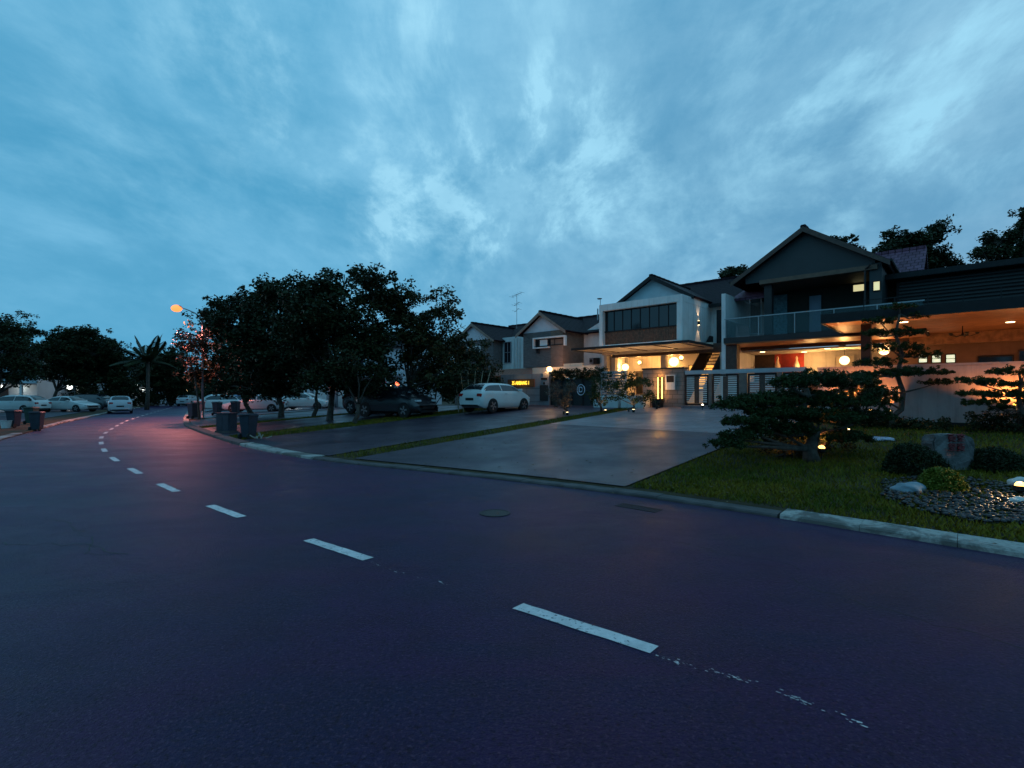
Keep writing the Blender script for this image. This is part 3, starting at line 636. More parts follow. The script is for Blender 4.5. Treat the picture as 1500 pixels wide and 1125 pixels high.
# ---- dark gable house with the glass balcony
h2 = Root('house', 'dark two-storey gabled house with a glass balcony over a lit porch', 'house', -5.7, 27, ZG)
MB().box(-9.3, -9.1, 26.3, 32.4, ZG, 6.8).build('party_wall', mWhite, h2)
MB().box(-9.08, -1.2, 25.95, 30.2, 4.23, 4.5).build('balcony_slab', mDark, h2, bevel=.01)
MB().box(-9.06, -1.3, 26.0, 29.9, 4.18, 4.228).build('balcony_soffit', mSoffit, h2)
for i in range(5):
    a = -9.0+i*1.55; MB().box(a+.03, a+1.5, 26.02, 26.035, 4.52, 5.42).build('balustrade_glass', mGlassB, h2)
    MB().box(a-.02, a+.02, 26.0, 26.06, 4.5, 5.42).build('balustrade_post', mSteel, h2)
MB().box(-9.05, -1.25, 26.0, 26.06, 5.42, 5.47).build('handrail', mSteel, h2)
MB().box(-9.0, -8.985, 26.05, 29.8, 4.52, 5.42).build('balustrade_glass', mGlassB, h2)
uw = MB().box(-8.1, -2.0, 29.8, 30.0, 4.5, 7.4).build('upper_wall', M('olive_dark_render', (.035, .030, .022), .8, .15, 1.6), h2)
MB().box(-7.55, -7.2, 27.25, 27.6, 4.5, 7.25).build('column', mDark, h2)
MB().box(-3.2, -2.75, 27.15, 29.8, 4.5, 7.45).build('column', mSlate, h2)
gable_roof(h2, -5.73, 3.0, 7.45, 9.42, 27.1, 37, .3, .18, mTile, mDWood)
MB().prism([(-8.4, 7.3), (-3.0, 7.3), (-3.0, 7.6), (-5.73, 9.38), (-8.4, 7.62)], 27.15, 27.3).build('gable_panel', mSlate, h2)
MB().box(-7.7, -2.9, 27.0, 27.14, 7.16, 7.36).box(-7.7, -2.9, 27.14, 29.8, 7.14, 7.18).build('gable_beam', M('brown_beam', (.11, .065, .04), .6, .2, 4), h2)
long_roof(h2, -9.3, -7.6, 27.6, 6.7, 30.0, 7.6, .12, mTileP, back=False)
long_roof(h2, -4.2, -1.55, 31.6, 7.75, 34.0, 9.35, .14, mTileP, back=True)
long_roof(h2, -9.2, -2.8, 30.5, 7.3, 36.5, 8.9, .14, mTile)
window(h2, U(1098, 29.79), U(1116, 29.79), 5.0, 7.0, 29.79, mWhite, mGlassB, 1)
MB().box(-7.9, -7.1, 29.70, 29.79, 4.5, 7.0).build('curtain', M('teal_curtain', (.14, .26, .30), .8, .3, 9), h2)
ud, _ = Q(1186, 500, 29.79); ud2, _ = Q(1203, 500, 29.79)
dr = MB().box(ud, ud2, 29.72, 29.79, 4.5, 6.75).build('balcony_door', M('pale_door', (.22, .25, .33), .4, .1, 2), h2); MB().box(ud+.06, ud+.09, 29.66, 29.72, 5.4, 5.7).build('handle', mSteel, h2, dr)
for a, b, c, d, m_ in ((1249, 1268, 428, 415, eWinB), ):
    u0, z0 = Q(a, c, 29.79); u1, z1 = Q(b, d, 29.79); window(h2, u0, u1, z0-.02, z1, 29.79, mBlack, eWin, 1, fw=.03)
u0, z0 = Q(1278.5, 427, 27.14); u1, z1 = Q(1290, 411, 27.14); window(h2, u0, u1, z0, z1, 27.14, mBlack, eWin, 1, fw=.03)
MB().tube([(-9.0, 30.45, 7.25), (-8.7, 30.45, 7.25)], .05).build('gutter', mBlack, h2)
MB().tube([(-3.35, 27.05, 4.5), (-3.35, 27.05, 7.2)], .04).tube([(-3.35, 27.05, 7.2), (-3.1, 26.8, 7.35)], .04).build('drain_pipe', mDark, h2)
for s__ in (-1, 1): MB().tube([(-5.73+s__*3.33, 26.8, 7.42), (-5.73+s__*3.33, 33, 7.42)], .06).build('gutter', mBlack, h2)
# lit living porch below
MB().box(-9.08, -2.6, 29.95, 30.15, ZG, 2.4).build('rear_wall', mDWood, h2)
MB().box(-9.08, -7.35, 31.0, 31.2, ZG, 4.2).build('inner_wall', mDWood, h2)
ra, _ = Q(1135, 530, 31); rb, _ = Q(1178, 530, 31)
MB().box(-7.35, ra, 31.0, 31.2, ZG, 4.2).build('inner_wall', mWood, h2)
MB().box(ra, rb, 30.98, 31.2, ZG, 4.2).build('red_panel', mRed, h2)
MB().box(rb, -1.8, 31.0, 31.2, ZG, 4.2).build('inner_wall', mCream, h2)
MB().box(-9.0, -1.9, 28.5, 31, 3.92, 3.98).build('inner_ceiling', mCream, h2)
MB().box(-9.0, -1.9, 28.3, 28.5, 4.02, 4.17).build('beam', mDWood, h2)
MB().box(-9.08, -8.55, 26.3, 26.75, ZG, 4.18).build('column', mDWood, h2)
MB().box(-2.92, -2.62, 22.55, 22.85, .6, 4.28).build('column', mBlack, h2)
window(h2, U(1222, 30.98), U(1252, 30.98), 2.2, 3.7, 30.98, mCream, M('cream_blind', (.6, .5, .36), .8, .05, 6), 3)
for px in (1139, 1167):
    u, z = Q(px, 533, 30.6); g_ = Root('figurine', 'pale tall figurine glowing before the red panel, %s one' % ('left' if px < 1150 else 'right'), 'figurine', u, 30.6, z-.4, 'figurines before the red panel')
    MB().lathe((u, 30.6, z-.4), [(.10, 0), (.13, .1), (.15, .3), (.08, .5), (.05, .62), (.07, .72), (.02, .82)], 12).build('body', M('ivory', (.7, .5, .35), .5, .1, 5), g_, smooth=True)
    MB().box(u-.14, u+.14, 30.46, 30.74, z-.9, z-.405).build('pedestal', mDWood, g_)
def downlight(px, py, z, power, label, v=None, group=None, spread=120):
    D = (CH-z)/(py-HZ)*F; x = (px-750)/F*D; u, vv = UVof(x, D); rt = Root('downlight', label, 'downlight', u, vv, z, group)
    MB().lathe((u, vv, z-.02), [(.15, 0), (.15, .02)], 16).build('trim', mSteel, rt); MB().lathe((u, vv, z-.028), [(.125, 0), (.125, .006)], 16).build('bulb', eWarm, rt)
    light(W(u, vv, z-.06), power, (1, .58, .24), .05, spread, (0, 0, -1), parent=rt.o); return rt
GD = 'recessed downlights in the soffits'
for i, (px, py) in enumerate(((1117, 515), (1178, 515), (1212, 510))):
    downlight(px, py, 3.92, 130, ('left', 'middle', 'right')[i]+' of the three ceiling downlights above the red panel porch', group=GD)
globe(1237, 528, 29.6, .22, 114, 'glowing globe lamp hanging before the cream inner wall of the balcony house')
light(W(-6.0, 30.0, 3.3), 60, (1, .56, .2), .3, parent=h2.o)
globe(1295, 513, 28.6, .22, 40, 'glowing globe lamp seen through the tall pine left of the garage')
# ---- car porch and right-hand wing
h3 = Root('house', 'low dark-roofed wing with a wide timber-ceiled car porch and orange downlights', 'house', 2, 27, .6)
MB().box(-3.95, 9, 21.5, 29.2, 4.32, 4.36).build('porch_soffit', mSoffit, h3)
MB().box(-4.0, 9, 21.42, 21.5, 4.28, 4.62).box(-4.0, -3.95, 21.5, 29, 4.28, 4.62).build('fascia', mBlack, h3)
MB().box(-3.94, 9, 21.51, 29.2, 4.37, 4.60).build('porch_roof', mDark, h3)
MB().box(-2.9, 9, 29.2, 29.4, .6, 4.32).build('rear_wall', M('brown_render', (.16, .085, .05), .7, .12, 2), h3)
MB().box(-2.9, 9, 28.6, 28.9, 3.85, 4.31).build('porch_beam', mWood, h3)
for a, b in ((1345, 1359), (1364.5, 1379), (1385, 1400)):
    u0, z0 = Q(a, 532, 29.18); u1, z1 = Q(b, 518.5, 29.18); window(h3, u0, u1, z0, z1, 29.18, mBlack, E('pale_lit_window', (.80, .95, .70), .8), 1, 2, fw=.03)
u0, _ = Q(1432, 530, 29.18); window(h3, u0, u0+1.1, .7, 3.3, 29.18, mBlack, mGlassD, 1); window(h3, u0+1.2, u0+3.4, .7, 3.5, 29.18, mDWood, mGlassD, 3)
MB().box(u0+3.45, u0+5.5, 29.1, 29.19, .62, 3.5).build('timber_screen', mDWood, h3)
MB().box(-2.4, 2.2, 29.0, 33, 4.6, 6.85).build('upper_wall', mBlack, h3)
MB().box(-2.9, 2.5, 28.3, 33.5, 6.85, 7.1).build('flat_roof', mBlack, h3, bevel=.02)
MB().box(2.2, 9, 29.6, 33, 4.6, 5.5).build('upper_wall', mBlack, h3)
rl = MB().box(-2.9, 1.8, 23.0, 23.03, 5.2, 5.23)
for i in range(6): rl.box(-2.9+i*.93, -2.87+i*.93, 23.0, 23.03, 4.6, 5.2)
rl.build('railing', mBlack, h3)
# upper louvres give the dark wall its relief
lv = MB()
for i in range(14): lv.box(-2.3, 2.1, 28.93, 28.99, 4.75+i*.15, 4.82+i*.15)
lv.build('louvre', M('dark_louvre', (.012, .011, .011), .5, .2, 5), h3)
for i, (px, py) in enumerate(((1324, 471), (1354, 485), (1480, 471), (1482, 485))):
    downlight(px, py, 4.32, 95, ('far left downlight of the timber car porch, above the tall pine', 'second downlight from the left under the timber car porch', 'near downlight at the right end of the timber car porch', 'rear downlight at the right end of the timber car porch')[i], group=GD, spread=150)
u, z = Q(1452, 513, 28.4); downlight(1452, 513, 3.7, 30, 'low wall-side downlight above the dark door of the car porch', group=GD)
light(W(1.5, 25.5, 1.6), 130, (1, .42, .16), .4, parent=h3.o); light(W(-1.8, 26.0, 1.6), 75, (1, .45, .18), .4, parent=h3.o); light(W(5, 25.5, 1.6), 90, (1, .42, .16), .4, parent=h3.o)
# ceiling fan-like chandelier under the porch
ch = Root('chandelier', 'dark metal chandelier hanging from the timber porch ceiling', 'chandelier', *UVof(*(PW(1410, 480, 19.5).xy)), 4.32)
cu_, cv_, _ = ch.o0
MB().tube([(cu_, cv_, 4.32), (cu_, cv_, 4.0)], .015).lathe((cu_, cv_, 3.94), [(.03, 0), (.06, .03), (.03, .1)], 10).build('stem', mBlack, ch)
for k in range(5):
    t = k*1.2566; x1, y1 = cu_+.42*math.cos(t), cv_+.42*math.sin(t); MB().tube([(cu_, cv_, 3.98), (cu_+.22*math.cos(t), cv_+.22*math.sin(t), 3.92), (x1, y1, 4.0)], .012, 6).lathe((x1, y1, 3.99), [(.03, 0), (.075, .05), (.07, .06)], 10).build('arm', mBlack, ch)
# ---- boundary walls along the frontage (v = 22.5)
gw = Root('boundary_wall', 'long pale rendered garden wall behind the pines', 'wall', 2, VG, .5)
MB().box(-4.3, 9, VG, VG+.18, .3, 2.66).build('wall_panel', mPinkWall, gw, bevel=.01); MB().box(-4.32, 9, VG-.03, VG+.21, 2.66, 2.73).build('coping', mPinkWall, gw)
MB().box(-4.2, 9, VG-.035, VG-.003, .3, .74).build('plinth', mBlack, gw)
pl_ = Root('gate_pillar_wall', 'stone-clad wall with amber light bar beside the gate', 'wall', -11, VG, ZG)
ua, ub = U(943, VG), U(1003, VG)
MB().box(ua, ub, VG-.1, VG+.35, ZG-.2, 2.86).build('wall_panel', mStoneC, pl_, bevel=.01); MB().box(ua-.03, ub+.03, VG-.14, VG+.39, 2.86, 2.93).build('coping', mDark, pl_)
lb = Root('light_bar', 'tall vertical amber light bar on the stone-clad wall', 'light bar', U(966.5, VG-.1), VG-.1, 1.5)
u0, z0 = Q(963, 589, VG-.16); u1, z1 = Q(970.5, 553, VG-.16)
MB().box(u0-.03, u1+.03, VG-.14, VG-.102, z0-.03, z1+.03).build('housing', mBlack, lb); MB().box(u0, u0+.05, VG-.165, VG-.141, z0, z1).box(u1-.05, u1, VG-.165, VG-.141, z0, z1).build('tube', eBar, lb)
for k in range(4): light(W((u0+u1)/2, VG-.32, z0+.15+k*.36), 9, (1, .46, .10), .06, parent=lb.o)
bx = Root('planter', 'small dark cube planter under the amber light bar', 'planter', (u0+u1)/2, VG-.4, ZG+.02)
MB().box(u0-.06, u1+.06, VG-.6, VG-.2, ZG+.0, ZG+.4).build('pot', mBlack, bx, bevel=.015)
mbx = Root('mailbox', 'white mailbox panel with a dark slot opening on the stone-clad wall', 'mailbox', U(981, VG), VG-.1, 2)
u0, z0 = Q(975, 571, VG-.14); u1, z1 = Q(989, 549, VG-.14); zm = z0+(z1-z0)*.5
MB().box(u0, u1, VG-.16, VG-.102, z0, zm).box(u0, u0+.05, VG-.16, VG-.102, zm, z1).box(u1-.05, u1, VG-.16, VG-.102, zm, z1).box(u0, u1, VG-.16, VG-.102, z1-.04, z1+.003).build('panel', mWhite, mbx, bevel=.006)
MB().box(u0+.05, u1-.05, VG-.13, VG-.103, zm, z1-.04).build('opening', mBlack, mbx)
# gate: four louvred leaves under a pale beam
gt = Root('gate', 'grey folding gate with slatted white leaves under a pale beam', 'gate', -7, VG, ZG)
ga, gb = U(1004, VG), U(1182, VG)
MB().box(ga, gb, VG-.08, VG+.1, 2.58, 2.76).build('beam', mBeam, gt, bevel=.01)
for a, b in ((1004, 1038), (1044, 1082), (1096, 1138), (1147, 1181)):
    u0, u1 = U(a, VG), U(b, VG); zb = ZG+.12
    lf = MB().box(u0, u0+.06, VG-.03, VG+.03, zb, 2.56).box(u1-.06, u1, VG-.03, VG+.03, zb, 2.56).box(u0+.06, u1-.06, VG-.03, VG+.03, zb, zb+.08).box(u0+.06, u1-.06, VG-.03, VG+.03, 2.48, 2.56).build('leaf', mBlack, gt)
    w_ = u1-u0-.12; s1_ = MB()
    for k in range(13):
        z = zb+.13+k*.094
        s1_.box(u0+.07, u0+.06+w_*.38, VG-.02, VG+.0, z, z+.056).box(u1-.06-w_*.38, u1-.07, VG-.02, VG+.0, z, z+.056)
    s1_.build('slats', M('pale_slat', (.50, .50, .49), .55, .08, 4), gt, lf)
    MB().box(u0+.07+w_*.38, u1-.07-w_*.38, VG-.01, VG+.01, zb+.09, 2.47).build('centre_panel', mDWood, gt, lf)
for a, b in ((1038.5, 1043.5), (1083, 1095), (1139, 1146)):
    u0, u1 = U(a, VG), U(b, VG); MB().box(u0, u1, VG-.06, VG+.12, ZG, 2.575).build('post', M('brown_post', (.13, .09, .075), .5, .2, 6), gt)
MB().box(ga, gb+.3, VG-.5, VG+.12, ZG-.05, ZG+.1).build('threshold', mPad, gt)
# left-hand frontage of the lettered house
lw = Root('boundary_wall', 'blue-grey rendered wall carrying the glowing letter sign', 'wall', -19.5, VG, ZG)
ua, ub, uc = U(734, VG), U(797, VG), U(806, VG)
MB().box(ua, ub, VG, VG+.2, .8, 2.86).build('wall_panel', mGreyWall, lw); MB().box(ub, uc, VG-.12, VG+.3, .8, 2.95).build('pillar', mGreyWall, lw, bevel=.01)
gv = MB()
for i in range(3): gv.box(ua+.02, ub-.02, VG-.012, VG-.002, 1.25+i*.38, 1.262+i*.38)
gv.build('groove', mDark, lw)
sg = Root('house_sign', 'dark sign board with glowing amber street address letters', 'sign', U(763, VG), VG-.05, 2.4)
u0, z0 = Q(744, 567, VG-.04); u1, z1 = Q(783, 555, VG-.04)
MB().box(u0, u1, VG-.07, VG-.013, z0, z1).build('board', M('sign_board', (.14, .05, .02), .5, .1, 3), sg, bevel=.008)
text('lettering', '35 AMBANG 1', .30, (u0+u1)/2, VG-.075, (z0+z1)/2-.005, eLed, sg, depth=.006, font_w=1.0)
light(W((u0+u1)/2, VG-.45, (z0+z1)/2), 3, (1, .6, .1), .2, parent=sg.o)
mt = Root('meter_box', 'dark meter cabinet set in the blue-grey pillar', 'meter box', U(796, VG), VG-.15, 1.4)
u0, z0 = Q(791, 587, VG-.13); u1, z1 = Q(803, 564, VG-.13); MB().box(u0, u1, VG-.16, VG-.125, z0, z1).build('door', mDark, mt, bevel=.01); MB().box(u1-.08, u1-.05, VG-.175, VG-.161, z0+.35, z0+.5).build('handle', mSteel, mt)
nb = Root('door_number', 'small dark number plaque above the meter cabinet', 'number plaque', U(798, VG), VG-.13, 2.6)
u0, z0 = Q(797, 555, VG-.13); MB().box(u0-.22, u0+.22, VG-.14, VG-.122, z0-.05, z0+.06).build('plaque', mBlack, nb); MB().lathe((u0, VG-.125, z0-.25), [(.07, 0), (.07, -.02)], 12, 'y').build('bell', mBlack, nb)
globe(805, 541, VG+.05, .16, 34, 'round warm lamp on top of the blue-grey gate pillar', drop=0, mat=eGlobe)
fn = Root('fence', 'dark panel fence with a clipped hedge top, bearing a round emblem', 'fence', -15.6, VG, ZG)
ua, ub = U(808, VG), U(871, VG)
MB().box(ua, ub, VG, VG+.08, .9, 2.5).build('fence_panel', mDark, fn)
for i in range(5): u = ua+(ub-ua)*i/4; MB().box(u-.05, u+.05, VG-.04, VG, .9, 2.5).build('post', mBlack, fn)
em = Root('emblem', 'pale oval ring emblem with the letter D on the dark fence', 'emblem', U(850, VG), VG-.05, 2.0)
u0, z0 = Q(851, 571, VG-.03); pts = [(u0+.24*math.cos(t*math.pi/12), VG-.03, z0+.28*math.sin(t*math.pi/12)) for t in range(25)]
MB().tube(pts, .022, 6, False).build('ring', M('pale_metal', (.55, .60, .70), .35, .05, 5), em); text('letter', 'D', .42, u0-.01, VG-.03, z0, MC['pale_metal'], em, depth=.01)
def hedge(name, label, u0, u1, v0, v1, z0, z1, n, size, mat, seed, cat='hedge', group=None):
    rng = np.random.RandomState(seed); rt = Root(name, label, cat, (u0+u1)/2, (v0+v1)/2, z0, group)
    c = [(rng.uniform(u0, u1), rng.uniform(v0, v1), rng.uniform(z0, z1)+.05*math.sin(i)) for i in range(n)]
    quadmesh('foliage', leaves(c, 26, .13, size, seed), mat, rt)
    cm = MB(); 
    for i in range(int((u1-u0)/.5)+1): cm.tube([(u0+.1+i*.5, (v0+v1)/2, z0-.5), (u0+.15+i*.5, (v0+v1)/2, z1-.2)], .02, 6)
    cm.build('stem', mBark, rt); return rt
hedge('hedge', 'dark clipped hedge running along the top of the emblem fence', ua, ub+.6, VG-.1, VG+.4, 2.45, 3.02, 230, .09, mLeafA, 21)
wp = Root('planter_wall', 'low white planter wall behind the two small uplit trees', 'planter', -13.3, 21.5, ZG)
for a, b in ((869, 905), (909, 942)):
    u0, u1 = U(a, 21.6), U(b, 21.6); MB().box(u0, u1, 21.6, 22.3, 1.0, 1.0+.62).build('trough', mWhite, wp, bevel=.02)
cb_ = Root('gate', 'pale steel side gate standing behind the uplit trees', 'gate', -14, VG, ZG)
u0, u1 = U(880, VG), U(917, VG)
ff = MB().box(u0, u0+.07, VG, VG+.07, ZG, 2.85).box(u1-.07, u1, VG, VG+.07, ZG, 2.85).box(u0, u1, VG+.005, VG+.065, 2.78, 2.85)
ff.build('frame', mBeam, cb_); ss = MB()
for k in range(12): ss.box(u0+.08, u1-.08, VG+.01, VG+.04, ZG+.1+k*.14, ZG+.2+k*.14)
ss.build('slats', mGreyWall, cb_)
# ---- brick-gabled house and its neighbour
h4 = Root('house', 'two-storey house with a grey and brown brick gable and white picture window frame', 'house', -22.4, 28, ZG)
MB().box(-24.1, -20.72, 28, 28.2, 3.6, 6.1).build('front_wall', mBrickG, h4)
MB().box(-20.72, -20.5, 28, 30.6, 3.6, 6.1).build('brick_side_wall', mBrick, h4); ub = U(807, 27.98); MB().box(ub, -20.5, 27.96, 28.0, 3.6, 6.1).build('brick_return', mBrick, h4)
MB().box(-24.1, -20.6, 28.2, 34, 3.6, 6.08).build('rear_wall', mWhite, h4)
gable_roof(h4, -22.35, 1.95, 6.1, 7.4, 28, 33, .3, .12, mTile, mBarge)
MB().prism([(-24.1, 6.1), (-20.6, 6.1), (-22.35, 7.33)], 28.02, 28.16).build('gable_panel', M('white_gable', (.52, .56, .60), .8, .05, 2), h4)
long_roof(h4, -30.5, -18.0, 30.1, 6.05, 33.5, 7.75, .12, mTile)
a, z0 = Q(782, 503.5, 27.9); b, z1 = Q(829, 491, 27.9)
MB().box(a, b, 27.75, 28.0, z1-.1, z1).box(a, a+.09, 27.75, 28.0, z0-.3, z1-.1).box(b-.09, b, 27.75, 28.0, z0-.3, z1-.1).box(a, (a+b)/2, 27.75, 28.0, z0-.38, z0-.3).build('window_surround', mWhite, h4)
window(h4, a+.15, b-.15, z0-.22, z1-.15, 27.98, mBlack, mGlassD, 3); MB().box(a+.55, a+1.2, 27.90, 27.94, z0-.2, z1-.17).build('blind', mWhite, h4)
window(h4, U(786, 27.98), U(790, 27.98), 4.6, 5.6, 27.98, mBlack, mGlassD, 1)
MB().box(-27.1, -24.12, 29.0, 29.2, 3.3, 6.1).build('recess_wall', mWhite, h4)
window(h4, U(739, 28.98), U(749, 28.98), 4.1, 5.75, 28.98, mGreyWall, mGlassD, 2, 2); 
for px in (753, 757, 761): u = U(px, 28.95); MB().tube([(u, 28.92, 3.4), (u, 28.92, 6.05)], .035).build('drain_pipe', mWhite, h4)
MB().box(-27.2, -19.2, 26.5, 29.0, 2.95, 3.05).build('porch_slab', mCream, h4)
MB().slab([(-26.6, 25.9, 3.0), (-20.8, 25.9, 3.0), (-20.8, 27.9, 3.55), (-26.6, 27.9, 3.55)], .1).build('porch_roof', mTerra, h4)
MB().box(-21.4, -16.5, 25.8, 26.0, 2.7, 3.42).build('parapet', mCream, h4); MB().box(-18.9, -17.5, 25.85, 26.05, 3.42, 3.6).build('parapet', mCream, h4)
MB().box(-27, -20.6, 28.3, 28.5, .9, 3.6).build('ground_floor_wall', mCream, h4)
light(W(-19.5, 25.3, 2.9), 40, (1, .5, .2), .15, parent=h4.o); light(W(-17.0, 25.0, 2.6), 30, (1, .5, .2), .15, parent=h4.o); light(W(-20.0, 26.9, 4.0), 40, (1, .5, .3), .15, parent=h4.o)
an = Root('tv_antenna', 'tall thin television antenna standing on the tiled roof ridge', 'antenna', *UVof(*(PW(757, 470, 41).xy)), 7.0)
au, av, _ = an.o0
MB().tube([(au, av, 7.0), (au, av, 9.8)], .02, 6).build('mast', mSteel, an)
for z, L_, n in ((9.75, .55, 5), (9.0, .3, 3), (8.5, .25, 2)):
    q = MB().tube([(au-L_, av, z-.12), (au+L_, av, z+.12)], .014, 5)
    for i in range(n): x = -L_+2*L_*i/max(1, n-1); q.tube([(au+x, av-.3, z+x*.22), (au+x, av+.3, z+x*.22)], .01, 5)
    q.build('crossbar', mSteel, an)
vp = single('vent_pipe', MB().tube([(-20.6, 32.5, 7.0), (-20.6, 32.5, 8.1)], .05, 8), mSteel, 'short grey vent pipe standing on the brick-gabled house roof', 'vent pipe', -20.6, 32.5, 7.0)
ac = None
for i, px in enumerate((867, 873)):
    u, z = Q(px, 533, 30.2); rt = Root('air_conditioner', 'outdoor air conditioner unit on the white side wall, %s one' % ('left' if i == 0 else 'right'), 'air conditioner', u, 30.2, z, 'air conditioner units')
    MB().box(u-.16, u+.16, 30.1, 30.45, z, z+.42).build('casing', mBlack if i else mGreyWall, rt, bevel=.015); MB().lathe((u, 30.095, z+.21), [(.12, 0), (.12, -.015), (.02, -.02)], 14, 'y').build('fan_grille', mBlack, rt)
h5 = Root('house', 'farther two-storey house half hidden by bushes with a white gable', 'house', -29.4, 28, .8)
MB().box(-31.6, -27.15, 28, 34, .8, 6.0).build('front_wall', mBrickG, h5)
gable_roof(h5, -29.3, 2.2, 5.9, 7.25, 28, 33.5, .3, .12, mTile, mBarge)
MB().prism([(-31.4, 5.95), (-27.2, 5.95), (-29.3, 7.2)], 27.9, 27.98).build('gable_panel', MC['white_gable'], h5)
a, z0 = Q(680, 511, 27.98); b, z1 = Q(694, 505, 27.98); window(h5, -30.3, -28.5, 4.6, 5.5, 27.98, mWhite, mGlassD, 3, fw=.1)
long_roof(h5, -34.5, -27.2, 30.1, 5.95, 33.5, 7.5, .12, mTile)
# ---- far houses glimpsed under the trees
def far_house(px, D, wd, label, seed, rz=0.0, z0=.1, lit=True):
    p = PW(px, HZ, D); rt = Root('house', label, 'house', world=(p.x, p.y, z0), rz=rz); rt.o.location = (p.x, p.y, z0)
    h_ = 5.6; MB().box(-wd/2, wd/2, 0, 6, 0, h_).build('wall', M('far_wall', (.50, .54, .58), .8, .06, 1), rt)
    mb = MB().slab([(-wd/2-.4, -.5, h_), (wd/2+.4, -.5, h_), (wd/2+.4, 3, h_+1.8), (-wd/2-.4, 3, h_+1.8)], .12).slab([(-wd/2-.4, 6.5, h_), (wd/2+.4, 6.5, h_), (wd/2+.4, 3, h_+1.8), (-wd/2-.4, 3, h_+1.8)], .12)
    mb.build('roof', mTile, rt)
    for x in (-wd*.3, .1*wd): 
        f = MB().box(x, x+1.2, -.06, 0, 3.4, 4.7).build('window', mBlack, rt); MB().box(x+.06, x+1.14, -.07, -.061, 3.46, 4.64).build('pane', mGlassD, rt, f)
    MB().box(-wd/2, wd/2, -2.2, -.05, 2.7, 2.85).build('porch_roof', mGreyWall, rt)
    for x in (-wd/2+.15, wd/2-.15): MB().box(x-.12, x+.12, -2.1, -1.86, 0, 2.7).build('column', mWhite, rt)
    f = MB().box(-wd*.2, wd*.05, -.05, 0, 0, 2.3).build('door', mDWood, rt)
    if lit: MB().ball((wd*.28, -.3, 2.3), .14, 10).build('porch_light', eCool, rt); light((p.x+wd*.28*math.cos(rz)+1.0*math.sin(rz), p.y-1.0, z0+2.2), 24, (.95, 1, .9), .1, parent=rt.o)
    return rt
far_house(82, 68, 8, 'pale two-storey house behind the white sedan, left of the road', 1, R(12))
far_house(186, 80, 8, 'pale far house glimpsed behind the palm tree', 2, R(20))
far_house(8, 60, 7, 'dark-roofed house behind trees at the far left edge of the street', 3, R(5))
far_house(395, 62, 10, 'far house with porch lights behind the parked car cluster', 4, R(-20), .3)
far_house(545, 50, 8, 'house with coloured lights hidden behind the large trees', 5, R(-30), .6, False)
# white gates on the left frontage
for i, (px, D) in enumerate(((470, 45), (507, 43))):
    p = PW(px, HZ, D); rt = Root('gate', ('white sliding gate beyond the white sedan, nearer the far houses', 'white gate with tall bars nearer the dark parked cars')[i], 'gate', world=(0, 0, 0), rz=-ANG, group='white gates on the far frontage'); rt.o.location = (p.x, p.y, .45); rt.o0 = (0, 0, 0)
    MB().box(-1.3, 1.3, -.03, .03, 1.65, 1.75).box(-1.3, 1.3, -.03, .03, .1, .2).build('frame', mWhite, rt)
    bb = MB()
    for k in range(13): bb.box(-1.28+k*.21, -1.16+k*.21, -.02, .02, .2, 1.65)
    bb.build('bars', mWhite, rt)
    for x in (-1.5, 1.5): MB().box(x-.17, x+.17, -.17, .17, -.1, 1.95).build('pillar', mGreyWall, rt, bevel=.02)
# coloured and white lamps seen under the crowns
def hang(px, py, D, r_, mat, power, col, label):
    p = PW(px, py, D); rt = Root('hanging_light', label, 'lamp', world=tuple(p))
    MB().ball(tuple(p), r_, 12).build('bulb', mat, rt, smooth=True); MB().tube([(p.x, p.y, p.z+r_*.8), (p.x, p.y, p.z+r_+.5)], .012, 6).build('cord', mBlack, rt)
    if power: light((p.x, p.y-r_-.15, p.z), power, col, .1, parent=rt.o)
hang(562, 560, 36, .17, ePink, 5, (1, .1, .4), 'round magenta light glowing between the tree crowns')
hang(582, 562, 36, .17, eRedL, 8, (1, .3, .15), 'orange-red lantern right of the magenta light')
hang(573, 566, 37, .08, eWarm, 0, WARM, 'tiny warm bulb between the magenta light and the red lantern')
hang(425, 566, 52, .15, eCool, 12, (1, 1, .92), 'white lamp left of the pair above the parked sedans'); hang(434, 567, 52, .18, eCool, 12, (1, 1, .92), 'larger white lamp right of the pair above the parked sedans')
hang(78, 563, 64, .17, eCool, 10, (1, 1, .95), 'white porch lamp just above the white sedan at left'); hang(102, 567, 62, .28, eCool, 14, (1, 1, .95), 'brightest white lamp above the dark car at left')
hang(200, 565, 72, .2, eCool, 10, (1, .9, .8), 'white lamp above the silver hatchback by the palm'); hang(272, 572, 76, .22, eWarm, 10, WARM, 'warm lamp at the end of the street above the far parked car'); hang(1, 567, 58, .25, eCool, 10, (1, 1, .95), 'white lamp at the left edge above the white estate car')
hang(490, 567, 44, .10, eRedL, 3, (1, .3, .1), 'small red lamp over the white gates')
# street lamp
lp = PW(297, HZ, 33.8); sr = Root('street_lamp', 'tall street lamp with glowing orange head above the bins', 'street lamp', world=(lp.x, lp.y, .08))
MB().tube([(lp.x, lp.y, .05), (lp.x, lp.y, 3), (lp.x, lp.y, 6.4)], [.085, .07, .055], 10).lathe((lp.x, lp.y, .05), [(.17, 0), (.17, .04), (.10, .06), (.10, .5)], 10).build('pole', mSteel, sr, smooth=True)
hx = lp.x-1.75; hz = CH+(HZ-450)/F*33.8
MB().tube([(lp.x, lp.y, 6.4), (lp.x-.12, lp.y, 6.75), (lp.x-.5, lp.y, 7.1), (lp.x-1.0, lp.y, 7.32), (hx+.3, lp.y, hz-.02)], [.05, .045, .04, .035, .03], 8).build('arm', mSteel, sr)
MB().ball((hx, lp.y, hz+.05), .34, 14, (1, .5, .25)).build('lamp_head', mSteel, sr, smooth=True)
MB().ball((hx, lp.y, hz-.08), .34, 14, (1, .85, .7)).build('bulb', eSod, sr, smooth=True)
